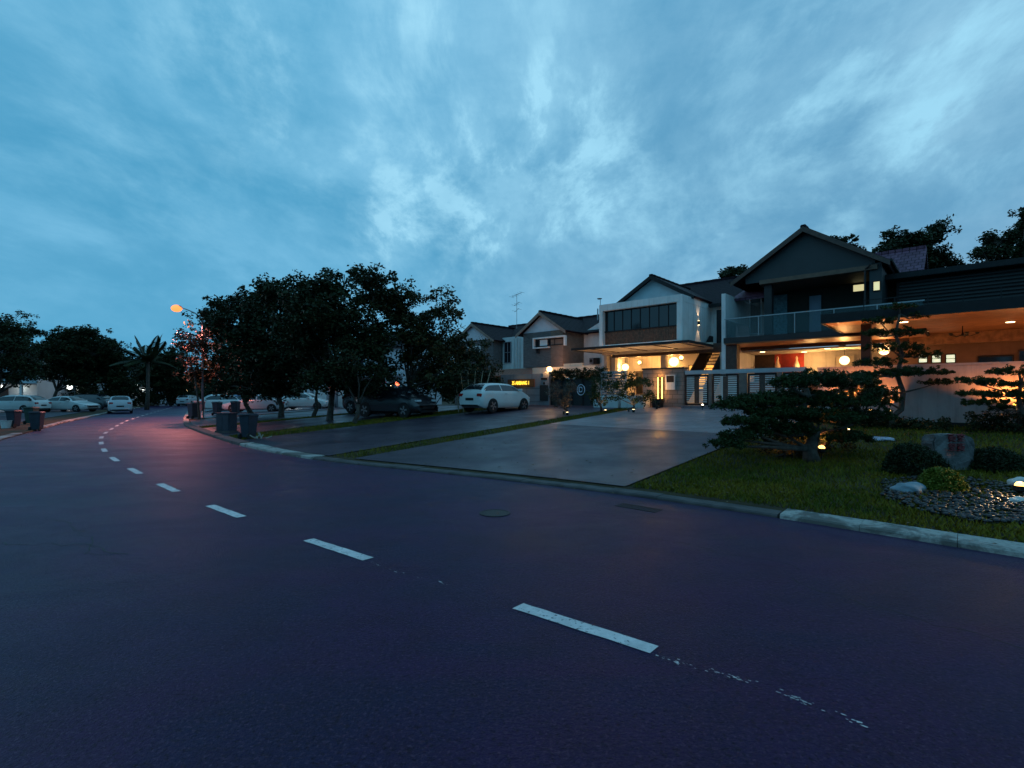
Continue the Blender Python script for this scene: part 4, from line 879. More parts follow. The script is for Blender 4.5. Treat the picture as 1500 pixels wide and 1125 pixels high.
light((hx, lp.y, hz-.38), 5200, (1.0, .26, .20), .2, 140, (.06, -.22, -1), parent=sr.o)
# ------------------------------------------------------------------ trees
def tree(name, label, base, blobs, D, seed, mat=mLeafA, trunk_r=.14, size=.16, clumps=1.0, per=34, group=None, cat='tree', fork=.35, dj=1.0, spread=.34):
    """blobs: (px, py, half width px, half height px) of leafy masses standing near distance D; each gets its own limb"""
    rng = np.random.RandomState(seed); rt = Root(name, label, cat, world=tuple(base), group=group)
    b = Vector(base); tk = MB(); cen = []
    cx = sum(q[0] for q in blobs)/len(blobs); cy = sum(q[1] for q in blobs)/len(blobs); top = PW(cx, cy, D)
    forkp = b+(Vector((top.x, top.y, top.z))-b)*fork+Vector((rng.normal()*.1, rng.normal()*.1, 0))
    md = b*.5+forkp*.5+Vector((rng.normal()*.12, rng.normal()*.12, 0))
    tk.tube([b-Vector((0, 0, .1)), b+Vector((0, 0, .12)), md, forkp], [trunk_r*1.35, trunk_r*1.05, trunk_r*.85, trunk_r*.75], 9)
    for (px, py, rw, rh) in blobs:
        d = D+rng.uniform(-1, 1)*dj; c = PW(px, py, d); a = rw/F*d; h = rh/F*d; dep = min(a, 1.6*h+.4)
        m1 = forkp.lerp(c, .5)+Vector((rng.normal()*.15, rng.normal()*.15, abs(rng.normal())*.2-.1*(c-forkp).length))
        tk.tube([forkp-Vector((0, 0, .1)), m1, c], [trunk_r*.5, trunk_r*.32, trunk_r*.12], 6)
        n = int(max(6, clumps*27*(a*dep*h)**.5*(a+h)))
        ns = max(5, n//16); subs = []
        for _k in range(ns):
            q = rng.normal(size=3); q /= np.linalg.norm(q); subs.append(q*(.35+.62*rng.rand()))
        for i in range(n):
            q = subs[i % ns]+rng.normal(size=3)*(.13+.10*((i % ns) % 3))
            p = (c.x+q[0]*a, c.y+q[1]*dep, c.z+q[2]*h)
            if p[2] < b.z+(.3 if cat == 'tree' else .03): continue
            cen.append(p)
            if i % 6 == 0: tk.tube([c.lerp(m1, .15), c.lerp(Vector(p), .5)+Vector(rng.normal(size=3)*.05), Vector(p)], [trunk_r*.14, trunk_r*.09, trunk_r*.04], 4, False)
    tk.build('trunk', mBark, rt, smooth=True)
    # uneven clump size: some tight and dark, some loose
    cen = np.array(cen); sp = spread*(.55+.9*rng.rand(len(cen)))
    quadmesh('crown', leaves(cen, per, sp, size, seed+1, flat=.8), mat, rt); return rt
def gp(px, py, z=None):                    # point on the terrain seen at a photo pixel
    z = 0.0
    for _ in range(30):
        D = (CH-z)*F/(py-HZ); x = (px-750)/F*D; z = .6*z+.4*hgt(*UVof(x, D))
    return Vector((x, D, z))
def gD(px, D): x = (px-750)/F*D; return Vector((x, D, hgt(*UVof(x, D))))
GT = 'broad dark trees along the verge'
tree('tree', 'largest broad dark tree, its crown the highest of the verge trees', gD(483, 25), [(515, 424, 50, 28), (470, 436, 55, 30), (420, 445, 50, 32), (555, 445, 42, 30), (500, 470, 70, 35), (440, 500, 60, 35), (540, 500, 55, 35), (470, 550, 55, 24), (520, 560, 50, 18), (505, 402, 22, 12), (555, 408, 22, 10)], 25, 41, mLeafA, .16, .17, 1.0, 34, GT)
tree('tree', 'dark tree left of the largest crown with its trunk among the parked cars', gD(412, 30), [(400, 430, 38, 24), (370, 455, 45, 28), (345, 480, 40, 30), (400, 490, 55, 35), (430, 530, 55, 32), (375, 530, 50, 32), (430, 560, 45, 18), (400, 572, 50, 12), (350, 565, 40, 16)], 30, 42, mLeafA, .17, .18, 1.0, 32, GT)
tree('tree', 'dark low-crowned tree just right of the street lamp', gD(368, 34), [(330, 470, 34, 24), (310, 495, 34, 28), (345, 520, 44, 32), (315, 545, 38, 26), (370, 555, 40, 22)], 34, 43, mLeafA, .16, .19, 1.0, 32, GT)
tree('tree', 'thin young tree with the street lamp glow painted into its reddish leaves', gD(292, 32.5), [(277, 490, 13, 14), (268, 503, 12, 11), (285, 510, 16, 16), (280, 535, 14, 18), (293, 500, 13, 20)], 32.3, 44, mLeafR, .07, .16, .9, 26, None, fork=.6, dj=.3)
tree('tree', 'loose olive tree at the right end of the verge row with sky showing through', gD(585, 26), [(600, 430, 34, 20), (644, 445, 26, 18), (622, 465, 45, 24), (600, 485, 40, 24), (662, 470, 18, 24), (672, 505, 20, 22), (580, 470, 40, 26), (640, 495, 28, 24), (600, 515, 50, 26), (560, 540, 45, 24), (650, 520, 34, 20), (655, 550, 40, 20)], 26, 45, mLeafB, .13, .17, .62, 30, GT)
tree('tree', 'slender dark tree standing in the grass strip before the dark parked cars', gD(520, 22.5), [(520, 530, 40, 26), (500, 550, 34, 20), (550, 545, 34, 22)], 22.5, 46, mLeafA, .10, .15, .8, 28, GT)
tree('tree', 'slim leaning tree between the white sedans and the verge', gD(460, 29), [(460, 540, 36, 24), (480, 520, 34, 26)], 29, 47, mLeafA, .12, .16, .8, 28, GT)
GB = 'dense dark bushes before the neighbouring house'
tree('bush', 'tall dark bushy shrub beside the half-hidden white gable', gD(690, 29.5), [(690, 540, 36, 32), (714, 560, 24, 28), (668, 520, 28, 26), (698, 510, 22, 18), (725, 578, 12, 18)], 29.5, 48, mLeafA, .06, .14, 1.2, 30, GB, 'bush', .2)
tree('bush', 'wide dark bush just left of the tall shrub, under the olive tree', gD(640, 28), [(640, 540, 38, 32), (615, 560, 30, 24), (660, 568, 34, 22), (645, 510, 30, 22), (625, 585, 24, 14)], 28, 49, mLeafA, .06, .14, 1.2, 30, GB, 'bush', .2)
bm_ = Root('bamboo', 'thin pale upright canes rising behind the white hatchback', 'plant', world=tuple(gD(680, 26)))
for i in range(6):
    p = gD(672+i*7, 26); q = MB().tube([p, p+Vector((.05*i-.1, 0, 1.1)), p+Vector((.14*i-.3, 0, 2.1))], [.03, .025, .015], 6).build('cane', M('pale_cane', (.28, .26, .18), .6, .2, 8), bm_)
# left side trees
GL = 'dark trees across the road'
tree('tree', 'big dark tree at the left edge of the street', gD(-8, 42), [(10, 490, 30, 26), (-20, 480, 30, 28), (25, 515, 26, 26), (0, 540, 36, 26), (38, 540, 18, 22)], 42, 51, mLeafA, .2, .2, .9, 30, GL)
tree('tree', 'spreading dark tree behind the white sedan at left', gD(75, 58), [(85, 500, 34, 20), (70, 545, 26, 14), (120, 555, 26, 12), (120, 498, 34, 18), (100, 520, 40, 20), (60, 515, 20, 18), (140, 515, 30, 18), (110, 540, 26, 14)], 58, 52, mLeafA, .2, .24, .8, 30, GL)
tree('tree', 'rounded dark tree between the spreading tree and the palm', gD(150, 60), [(150, 505, 26, 16), (165, 525, 30, 20), (140, 545, 34, 18), (170, 555, 28, 18)], 60, 53, mLeafA, .2, .24, .9, 30, GL)
tree('tree', 'dark tree behind the palm at the far bend of the road', gD(250, 72), [(235, 535, 24, 22), (262, 530, 22, 24), (250, 560, 32, 16), (215, 555, 28, 18)], 72, 54, mLeafA, .2, .26, .9, 30, GL)
tree('tree', 'thin ragged treetop rising above the left trees', gD(38, 62), [(36, 462, 12, 5), (22, 470, 10, 4), (42, 475, 9, 6)], 62, 55, mLeafA, .08, .18, .35, 16, None, fork=.75, dj=.3)
hb = Root('tree_line', 'long dark hedge of roadside bushes along the far bend', 'hedge', world=tuple(gD(230, 66)))
rng = np.random.RandomState(5); hc = []
for i in range(1000):
    px = rng.uniform(-30, 285); D = 62+12*(px/285)+rng.uniform(-2, 2); p = gD(px, D); hc.append((p.x, p.y, p.z+.2+rng.rand()**.8*(2.3+.8*math.sin(px*.11)+(1.6 if px < 130 else 0))))
quadmesh('foliage', leaves(hc, 26, .5, .26, 6), mLeafA, hb); st_ = MB()
for px in range(-20, 285, 18): p = gD(px, 64+12*(px/285)); st_.tube([p, p+Vector((0, 0, 1.6))], .07, 5)
st_.build('stem', mBark, hb)
# far-off wood behind everything: nobody could count it
wc = []
for i in range(2600):
    px = rng.uniform(-120, 900); D = rng.uniform(88, 104); x = (px-750)/F*D
    wc.append((x, D, rng.rand()*(6.0+2.2*math.sin(px*.021)+1.2*math.sin(px*.06+1))*(.75 if px > 250 else 1)))
o = quadmesh('distant_wood', leaves(wc, 16, 1.3, .7, 8), mLeafA); o['kind'] = 'stuff'; props(o, 'far-off dark wood closing the end of the street', 'wood')
oc = []
for i in range(2300):
    u = rng.uniform(-60, 45); v = rng.uniform(-30, -24); p = W(u, v, rng.rand()*(6.5+1.8*math.sin(u*.33)+1.2*math.sin(u*.9))); oc.append(tuple(p))
o = quadmesh('opposite_trees', leaves(oc, 14, 1.0, .55, 18), mLeafA); o['kind'] = 'stuff'; props(o, 'dark mass of trees on the near side of the street behind the viewer', 'trees')
# palm
pb = gD(215, 54); pr = Root('palm_tree', 'palm tree with arching feathery fronds near the far bend', 'palm tree', world=tuple(pb))
tp = PW(217, 530, 54)
MB().tube([pb, pb+Vector((.1, 0, 1.5)), tp], [.24, .18, .15], 10).build('trunk', mBark, pr, smooth=True)
rng = np.random.RandomState(12)
for k in range(17):
    az = k*2.4+rng.uniform(-.2, .2); el = [1.25, .95, .6, .25][k % 4]; L_ = rng.uniform(3.6, 4.6); pts = []
    for i in range(9):
        t = i/8; r_ = L_*t*math.cos(el)*(1-.1*t); z = L_*t*math.sin(el)-1.5*t*t*(1.25-el*.35); pts.append(tp+Vector((r_*math.cos(az), r_*math.sin(az), z)))
    mb = MB().tube(pts, [.035*(1-.8*i/8) for i in range(9)], 4)
    sd_ = Vector((-math.sin(az), math.cos(az), 0))
    for i in range(1, 34):
        t = i/34*8; j = min(7, int(t)); p = pts[j].lerp(pts[j+1], t-j); dr_ = (pts[j+1]-pts[j]).normalized(); ll = .85*math.sin(math.pi*min(1, .12+i/36))**.6
        for s in (-1, 1):
            e = p+sd_*s*ll*.8+dr_*ll*.5-Vector((0, 0, ll*.4)); m_ = p.lerp(e, .5)+Vector((0, 0, .03)); n = dr_*.07
            mb.add([p, m_+n, e, m_-n], [(0, 1, 2, 3)])
    mb.build('frond', mLeafA, pr)
# trees behind the houses on rising ground
GH = 'dark trees behind the right-hand houses'
def back(px0, D): x = (px0-750)/F*D; return (x, D, 1.0)
tree('tree', 'dark treetop peeking over the roof between the two right houses', back(1075, 40), [(1075, 398, 20, 9), (1060, 405, 16, 8), (1095, 400, 16, 8)], 40, 61, mLeafA, .18, .22, 1.2, 34, GH, fork=.8)
tree('tree', 'small treetop peeking over the right slope of the tall gable', back(1230, 40), [(1228, 355, 22, 12), (1250, 362, 16, 10)], 40, 62, mLeafA, .18, .22, 1.2, 34, GH, fork=.85)
tree('tree', 'tall round-headed dark tree behind the plum-tiled roof', back(1345, 36), [(1330, 352, 30, 18), (1355, 350, 28, 18), (1300, 362, 24, 12), (1368, 375, 22, 22), (1345, 380, 30, 16)], 36, 63, mLeafA, .2, .2, 1.3, 36, GH, fork=.75)
tree('tree', 'small dark tree between the round-headed tree and the tall right tree', back(1406, 36), [(1403, 382, 13, 12), (1410, 395, 14, 10)], 36, 64, mLeafA, .15, .17, 1.2, 34, GH, fork=.85)
tree('tree', 'tall layered dark tree rising at the right edge behind the flat roof', back(1490, 30), [(1500, 335, 34, 18), (1478, 350, 24, 12), (1450, 372, 24, 12), (1490, 375, 40, 18), (1440, 368, 14, 7), (1475, 405, 40, 20), (1500, 318, 30, 14), (1460, 352, 22, 12), (1510, 400, 40, 24), (1465, 432, 40, 14), (1540, 360, 40, 40)], 30, 65, mLeafA, .22, .17, 1.15, 38, GH, fork=.7)
# ------------------------------------------------------------------ cloud-pruned garden pines
def pine(name, label, base, pads, trunk_pts, r0, seed, cat, size=.075, dens=1.0, mat=mNeedle, group=None):
    """pads: (px, py, D, half width px, half height px) flat foliage pads, each on its own bough"""
    rng = np.random.RandomState(seed); rt = Root(name, label, cat, world=tuple(base), group=group); tk = MB(); tp_ = [Vector(q) for q in trunk_pts]; n = len(tp_)
    tk.tube(tp_, [r0*(1-.72*i/(n-1))*(1.25 if i == 0 else 1) for i in range(n)], 10); cen = []; sps = []
    for (px, py, D, rw, rh) in pads:
        c = PW(px, py, D); a = rw/F*D; h = rh/F*D; dep = a*rng.uniform(.6, .85)
        j = min(range(1, n), key=lambda i: (tp_[i]-c).length+abs(tp_[i].z-(c.z-.25))*1.2); s = tp_[j]
        m1 = s.lerp(c, .5)+Vector((0, 0, -.08+rng.normal()*.05)); e = c-Vector((0, 0, h*.5))
        tk.tube([s, m1, e], [r0*.32, r0*.22, r0*.1], 6)
        k = int(dens*(16+300*a*dep))
        for i in range(k):
            t = rng.rand()*6.283; q = math.sqrt(rng.rand())*(1+.08*math.sin(3*t+px)+.06*math.sin(7*t+py)); x, y = math.cos(t)*q, math.sin(t)*q
            z = h*(max(0, 1-q*q))**.5*rng.uniform(-.35, 1)+.03*rng.normal(); cen.append((c.x+x*a, c.y+y*dep, c.z+z)); sps.append(.075)
            if i % 14 == 0: tk.tube([e, Vector(cen[-1])], [r0*.07, r0*.04], 4, False)
    tk.build('trunk', mBark, rt, smooth=True)
    quadmesh('crown', leaves(cen, 26, sps, size, seed+3, flat=.75, aspect=.32, up=.55), mat, rt); return rt
b1 = gp(1190, 676); D1 = b1.y
pine('juniper_bonsai', 'wide low cloud-pruned juniper spreading over the near lawn edge', b1,
     [(1110, 552, 0, 0, 0)][:0]+[(1200, 556, 11.6, 44, 15), (1160, 562, 11.0, 34, 12), (1245, 562, 11.8, 40, 13), (1115, 588, 11.2, 52, 10), (1170, 585, 11.8, 60, 15), (1235, 590, 11.4, 56, 15), (1140, 605, 10.9, 50, 11), (1075, 594, 10.8, 32, 7),
      (1200, 612, 11.2, 60, 14), (1262, 610, 11.6, 42, 12), (1100, 618, 10.4, 38, 9), (1078, 640, 10.1, 28, 7), (1062, 650, 9.9, 26, 6), (1105, 632, 10.3, 26, 8), (1150, 630, 10.8, 44, 13), (1215, 640, 11.3, 50, 11), (1285, 578, 12.2, 26, 8)],
     [b1-Vector((0, 0, .1)), b1+Vector((-.05, 0, .25)), b1+Vector((.12, .1, .6)), b1+Vector((-.1, .3, 1.0)), b1+Vector((.15, .4, 1.4)), b1+Vector((.1, .5, 1.75))], .16, 71, 'bonsai tree', .07, 1.35)
tree('bush', 'dark mounded ground shrub under the cloud-pruned juniper', gp(1150, 672), [(1130, 652, 40, 16), (1170, 655, 44, 18), (1215, 655, 34, 14)], gp(1150, 672).y+.4, 72, mLeafA, .03, .05, 1.9, 90, None, 'bush', .3, .25, .16)
b2 = gD(1312, 16.6)
def pp(l, D): return [PW(a, b, D) for a, b in l]
pine('pine_tree', 'tall curved garden pine with layered pads before the pale wall', b2, [(1318, 450, 16.6, 24, 5), (1290, 470, 16.4, 24, 5), (1345, 462, 16.8, 16, 4), (1280, 488, 16.3, 20, 5), (1325, 488, 16.6, 32, 7), (1308, 510, 16.5, 38, 8), (1352, 520, 16.7, 32, 8), (1285, 532, 16.3, 34, 9), (1340, 545, 16.8, 44, 8), (1300, 548, 16.2, 40, 8), (1370, 560, 16.9, 22, 5), (1265, 572, 16.0, 40, 8), (1290, 585, 16.1, 30, 7), (1255, 552, 16.1, 26, 7)],
     [b2-Vector((0, 0, .1))]+pp([(1306, 612), (1320, 600), (1323, 575), (1314, 548), (1322, 520), (1312, 490), (1318, 460)], 16.6), .11, 73, 'pine tree', .09, .42)
b3 = gD(1494, 15)
pine('pine_tree', 'low spreading garden pine glowing from an uplight at the right edge', b3, [(1500, 545, 15, 50, 8), (1425, 558, 14.8, 26, 5), (1462, 562, 15, 28, 6), (1480, 578, 14.9, 34, 7), (1424, 576, 14.7, 22, 4), (1445, 590, 14.6, 30, 7), (1468, 598, 14.8, 16, 4), (1515, 565, 15.2, 30, 7), (1530, 590, 15, 36, 8)],
     [b3-Vector((0, 0, .1))]+pp([(1495, 600), (1492, 580), (1496, 560), (1492, 545)], 15), .09, 74, 'pine tree', .08, .6)
# small trees with uplights beside the planter wall
def small_tree(px, D, blobs, label, seed, mat=mLeafC, lit=14, group=None, size=.09):
    b = gD(px, D); tree('small_tree', label, b, blobs, D, seed, mat, .05, size, 2.6, 30, group, 'tree', .4, .3, .2)
    if lit:
        fx = Root('garden_uplight', 'small uplight at the foot of the '+label, 'garden light', world=(b.x+.1, b.y-.45, b.z), group='garden uplights')
        MB().lathe((b.x+.1, b.y-.45, b.z), [(.05, 0), (.06, .1), (.055, .12)], 10).build('housing', mBlack, fx); MB().lathe((b.x+.1, b.y-.45, b.z+.121), [(.045, 0), (.045, .008)], 10).build('bulb', eWarm, fx)
        light((b.x+.1, b.y-.5, b.z+.2), lit, (1, .66, .34), .05, 110, (0, .5, 1), parent=fx.o)
GS = 'small uplit trees beside the pale driveway'
small_tree(881, 22.5, [(872, 572, 16, 12), (893, 566, 14, 10), (880, 585, 18, 10), (888, 557, 12, 8)], 'small pruned tree left of the white planter wall', 81, lit=16, group=GS)
small_tree(921, 22.2, [(915, 565, 18, 12), (938, 562, 18, 13), (925, 553, 16, 8), (935, 580, 18, 10), (905, 580, 12, 9), (950, 575, 10, 10)], 'small pruned tree nearer the amber light bar', 82, lit=18, group=GS)
small_tree(826, 22.2, [(822, 585, 20, 14), (808, 572, 12, 10), (835, 570, 16, 10), (825, 600, 16, 8)], 'flowering shrub before the emblem fence', 83, mFlower, 8, GS, .07)
small_tree(962, 22.9, [(957, 582, 9, 9), (968, 590, 6, 5)], 'thin reddish plant against the stone-clad wall', 84, mLeafR, 0, None, .06)
hedge('hedge', 'thick dark hedge along the foot of the pale wall at right', 0.0, 4.5, 20.6, 21.6, .55, 1.1, 360, .08, mLeafA, 31)
hedge('hedge', 'low dark planting under the tall garden pine', -3.6, -.4, 20.4, 21.6, .5, .85, 220, .08, mLeafA, 32)
# shaped round shrubs by the rock garden
def ball_shrub(px, py, rw, rh, label, seed, mat):
    b = gp(px, py); a = rw/F*b.y; h = rh/F*b.y; rt = Root('round_shrub', label, 'shrub', world=tuple(b), group='clipped round shrubs in the rock garden'); rng = np.random.RandomState(seed); c = []
    for i in range(int(900*a)+250):
        q = rng.normal(size=3); q /= np.linalg.norm(q); q[2] = abs(q[2]); q *= rng.uniform(.86, 1.03)*(1+.05*math.sin(5*q[0]+seed)+.04*math.sin(7*q[1])); c.append((b.x+q[0]*a, b.y+.3+q[1]*a*.9, b.z+.02+q[2]*h*2))
    st_ = MB()
    for k in range(9): t = k*.7; st_.tube([(b.x, b.y+.3, b.z-.02), (b.x+a*.55*math.cos(t), b.y+.3+a*.5*math.sin(t), b.z+h*1.3)], [.02, .008], 5)
    MB_core = st_.build('stem', mBark, rt); quadmesh('foliage', leaves(c, 22, .06, .038, seed, aspect=.5), mat, rt)
ball_shrub(1358, 698, 40, 21, 'dark round clipped shrub in front of the carved stone', 91, mLeafA)
ball_shrub(1404, 724, 27, 15, 'bright yellow-green cushion shrub among the black pebbles', 92, mYel)
ball_shrub(1478, 692, 36, 15, 'dark clipped shrub at the right edge beside the carved stone', 93, mLeafA)
def rock(name, px, py, rw, rh, label, seed, mat, cat='rock', flat=1):
    b = gp(px, py); a = rw/F*b.y; h = rh/F*b.y*2; rng = np.random.RandomState(seed); bm = bmesh.new(); bmesh.ops.create_icosphere(bm, subdivisions=4, radius=1)
    ph = rng.uniform(0, 6, 9)
    for v in bm.verts:
        x, y, z = v.co; k = 1+.10*math.sin(3*x+ph[0])*math.sin(2.3*y+ph[1])+.07*math.sin(6*x+5*z+ph[2])+.03*math.sin(13*y+11*x+ph[3])
        v.co = Vector((x*a*k, y*a*.7*k, max(z, -.35)*h*.62*k))
    me = bpy.data.meshes.new(name); bm.to_mesh(me); bm.free(); me.shade_smooth(); me.materials.append(mat)
    o = bpy.data.objects.new(name, me); COL.objects.link(o); o.location = (b.x, b.y+a*.3, b.z+h*.15); o.rotation_euler = (0, 0, rng.uniform(-.4, .4)); return props(o, label, cat)
mBlueSt = M('blue_grey_stone', (.16, .22, .26), .55, .3, 4, .02, 8); mWhiteSt = M('white_quartz', (.55, .53, .50), .6, .15, 4, .03, 8)
rock('boulder', 1336, 722, 23, 9.5, 'smooth blue-grey boulder at the left end of the black pebbles', 1, mBlueSt)
rock('boulder', 1503, 716, 18, 10, 'pale quartz boulder behind the bright spot lamp at the right edge', 2, mWhiteSt)
rock('boulder', 1494, 738, 14, 6, 'small white stone in front of the bright spot lamp', 3, mWhiteSt)
rock('stepping_stone', 1293, 645, 19, 3.2, 'flat pale lavender stone in the lawn behind the juniper', 4, M('lavender_stone', (.33, .33, .42), .5, .2, 4, .01, 9), 'stone')
rock('boulder', 1166, 634, 12, 6, 'pale boulder glimpsed beneath the juniper boughs', 5, mWhiteSt)
# carved stone
b = gp(1392, 688); s_ = b.y/F*.9; cs = Root('carved_stone', 'broad grey stone with red carved characters standing on the lawn', 'carved stone', world=tuple(b))
prof = [(-34, 0), (-33, 30), (-36, 48), (-33, 60), (-10, 62), (14, 61), (30, 56), (36, 44), (35, 36), (32, 20), (40, 0)]
bm = bmesh.new(); P0 = [((x)*s_, (y)*s_) for x, y in prof]
f = [bm.verts.new((b.x+x, b.y-.10-.03*math.sin(x*9), b.z+y-.03)) for x, y in P0]; g_ = [bm.verts.new((b.x+x*.92, b.y+.24, b.z+y*.96-.03)) for x, y in P0]
bm.faces.new(f); bm.faces.new(g_[::-1])
for i in range(len(f)): j = (i+1) % len(f); bm.faces.new((f[i], g_[i], g_[j], f[j]))
bmesh.ops.recalc_face_normals(bm, faces=bm.faces); bmesh.ops.bevel(bm, geom=bm.edges[:], offset=.03, segments=2, affect='EDGES'); bmesh.ops.triangulate(bm, faces=bm.faces); bmesh.ops.subdivide_edges(bm, edges=bm.edges[:], cuts=2)
for v in bm.verts:
    if v.co.y < b.y+.2: v.co += Vector((.008*math.sin(31*v.co.z), .009*math.sin(17*v.co.x+4)*math.sin(21*v.co.z), .006*math.sin(23*v.co.x)))
me = bpy.data.meshes.new('slab'); bm.to_mesh(me); bm.free(); me.transform(Matrix.Translation(-b)); me.materials.append(mStone); o = bpy.data.objects.new('slab', me); COL.objects.link(o); o.parent = cs.o
cm = MB(); rng = np.random.RandomState(4)
def stroke(x0, z0, x1, z1, w_=.012):
    dx, dz = x1-x0, z1-z0; l_ = math.hypot(dx, dz); nx, nz = -dz/l_*w_*.5, dx/l_*w_*.5; y0, y1 = b.y-.152, b.y-.095
    cm.add([(x0+nx, y0, z0+nz), (x0-nx, y0, z0-nz), (x1-nx, y0, z1-nz), (x1+nx, y0, z1+nz), (x0+nx, y1, z0+nz), (x0-nx, y1, z0-nz), (x1-nx, y1, z1-nz), (x1+nx, y1, z1+nz)], [(0, 1, 2, 3), (7, 6, 5, 4), (0, 4, 5, 1), (1, 5, 6, 2), (2, 6, 7, 3), (3, 7, 4, 0)])
G1 = [(0, .9, 1, .9), (.5, 1, .5, 0), (.1, .6, .9, .6), (.15, .6, .15, .2), (.85, .6, .85, .2), (.15, .2, .85, .2), (.15, .4, .85, .4), (.3, 0, .1, -.1), (.7, 0, .95, -.1)]
G2 = [(0, .8, 1, .8), (.3, 1, .2, .5), (.7, 1, .75, .5), (.05, .5, .95, .5), (.5, .5, .45, 0), (.2, .25, .8, .25), (.05, 0, .95, 0)]
for (ox, oz, G) in ((-12, 48, G1), (2, 48, G2), (-12, 33, G2), (2, 33, G1)):
    for a0, c0, a1, c1 in G: stroke(b.x+(ox+a0*11)*s_, b.z+(oz+c0*11)*s_, b.x+(ox+a1*11)*s_, b.z+(oz+c1*11)*s_, .016)
cm.build('carved_characters', M('carving_red', (.20, .03, .035), .6, .15, 8), cs)
# black pebbles (stuff): too many to count
rng = np.random.RandomState(9); pm = MB(); 
ico = bmesh.new(); bmesh.ops.create_icosphere(ico, subdivisions=1, radius=1); iv = [tuple(v.co) for v in ico.verts]; ifc = [tuple(v.index for v in f.verts) for f in ico.faces]; ico.free()
n = 0
while n < 1900:
    px, py = rng.uniform(1292, 1560), rng.uniform(694, 768); cy_ = 712+.16*(px-1300)*.9; 
    if abs(py-cy_-6) > 12+22*min(1, (px-1290)/90) or py > 700+.20*(px-1292)+38: continue
    p = gp(px, py); r_ = rng.uniform(.02, .05); t = rng.rand()*3.14; c_, s2 = math.cos(t), math.sin(t); ax, ay, az = r_*rng.uniform(.9, 1.5), r_*.9, r_*rng.uniform(.45, .7)
    zz = p.z+rng.uniform(0, .045)
    pm.add([(p.x+x*ax*c_-y*ay*s2, p.y+x*ax*s2+y*ay*c_, zz+z*az) for x, y, z in iv], ifc); n += 1
po = pm.build('pebble_bed', mPebble, smooth=True); po['kind'] = 'stuff'; props(po, 'glossy black pebbles bedding the rock garden', 'pebbles')
# garden lamps
def spike(px, py, power, label, aim=(0, .4, 1), spread=130, r_=.06, mat=eWarm, col=(1, .5, .2), D=None, up=.12):
    b = gp(px, py) if D is None else gD(px, D); rt = Root('garden_uplight', label, 'garden light', world=tuple(b), group='garden uplights')
    MB().tube([b-Vector((0, 0, .05)), b+Vector((0, 0, up))], .012, 6).lathe((b.x, b.y, b.z+up), [(.03, 0), (r_, .03), (r_, .10)], 12).build('housing', mBlack, rt)
    MB().ball((b.x, b.y-.01, b.z+up+.10), r_*.85, 10).build('bulb', mat, rt, smooth=True); light((b.x, b.y-.02, b.z+up+.2), power, col, .05, spread, aim, parent=rt.o); return rt
eHot = E('hot_bulb', (1.0, .52, .14), 4)
spike(1203, 674, 60, 'bright uplight burning at the foot of the juniper', (0, .6, .6), 165, .085, eHot, (1, .34, .10), up=.16); 
spike(1243, 640, 5, 'small distant uplight right of the juniper lamp', mat=eWarm)
spike(1254, 603, 320, 'strong uplight glowing on the pale wall behind the juniper', (.1, .55, 1), 110, D=18.45, up=.40, mat=eHot, col=(1, .34, .07))
spike(1275, 604, 110, 'second wall uplight between the two glowing patches of pale wall', (.1, .55, 1), 100, D=18.15, up=.40, mat=eHot, col=(1, .34, .07)); spike(1302, 603, 110, 'third wall uplight just left of the tall pine trunk', (.1, .55, 1), 100, D=17.8, up=.40, mat=eHot, col=(1, .34, .07))
spike(1490, 612, 380, 'uplight glowing under the low pine at the right edge', (.1, .55, 1), 115, D=15.5, up=.5, mat=eHot, col=(1, .34, .07))
spike(1493, 727, 22, 'bright spot lamp among the pebbles at the right edge', (-.75, .15, -.25), 120, .075, eHot, (1, .60, .28), up=.06)
spike(1386, 689, 4, 'hidden uplight at the foot of the carved stone', (.3, 1, .9), 130, .03, eWarm, (1, .42, .25), up=.01)
spike(1029, 601, 6, 'small pale bollard light before the gate on the driveway edge', (0, 0, 1), 160, .06, E('pale_bulb', (1, .86, .62), 6), (1, .8, .5))
for px in (1262,): pass
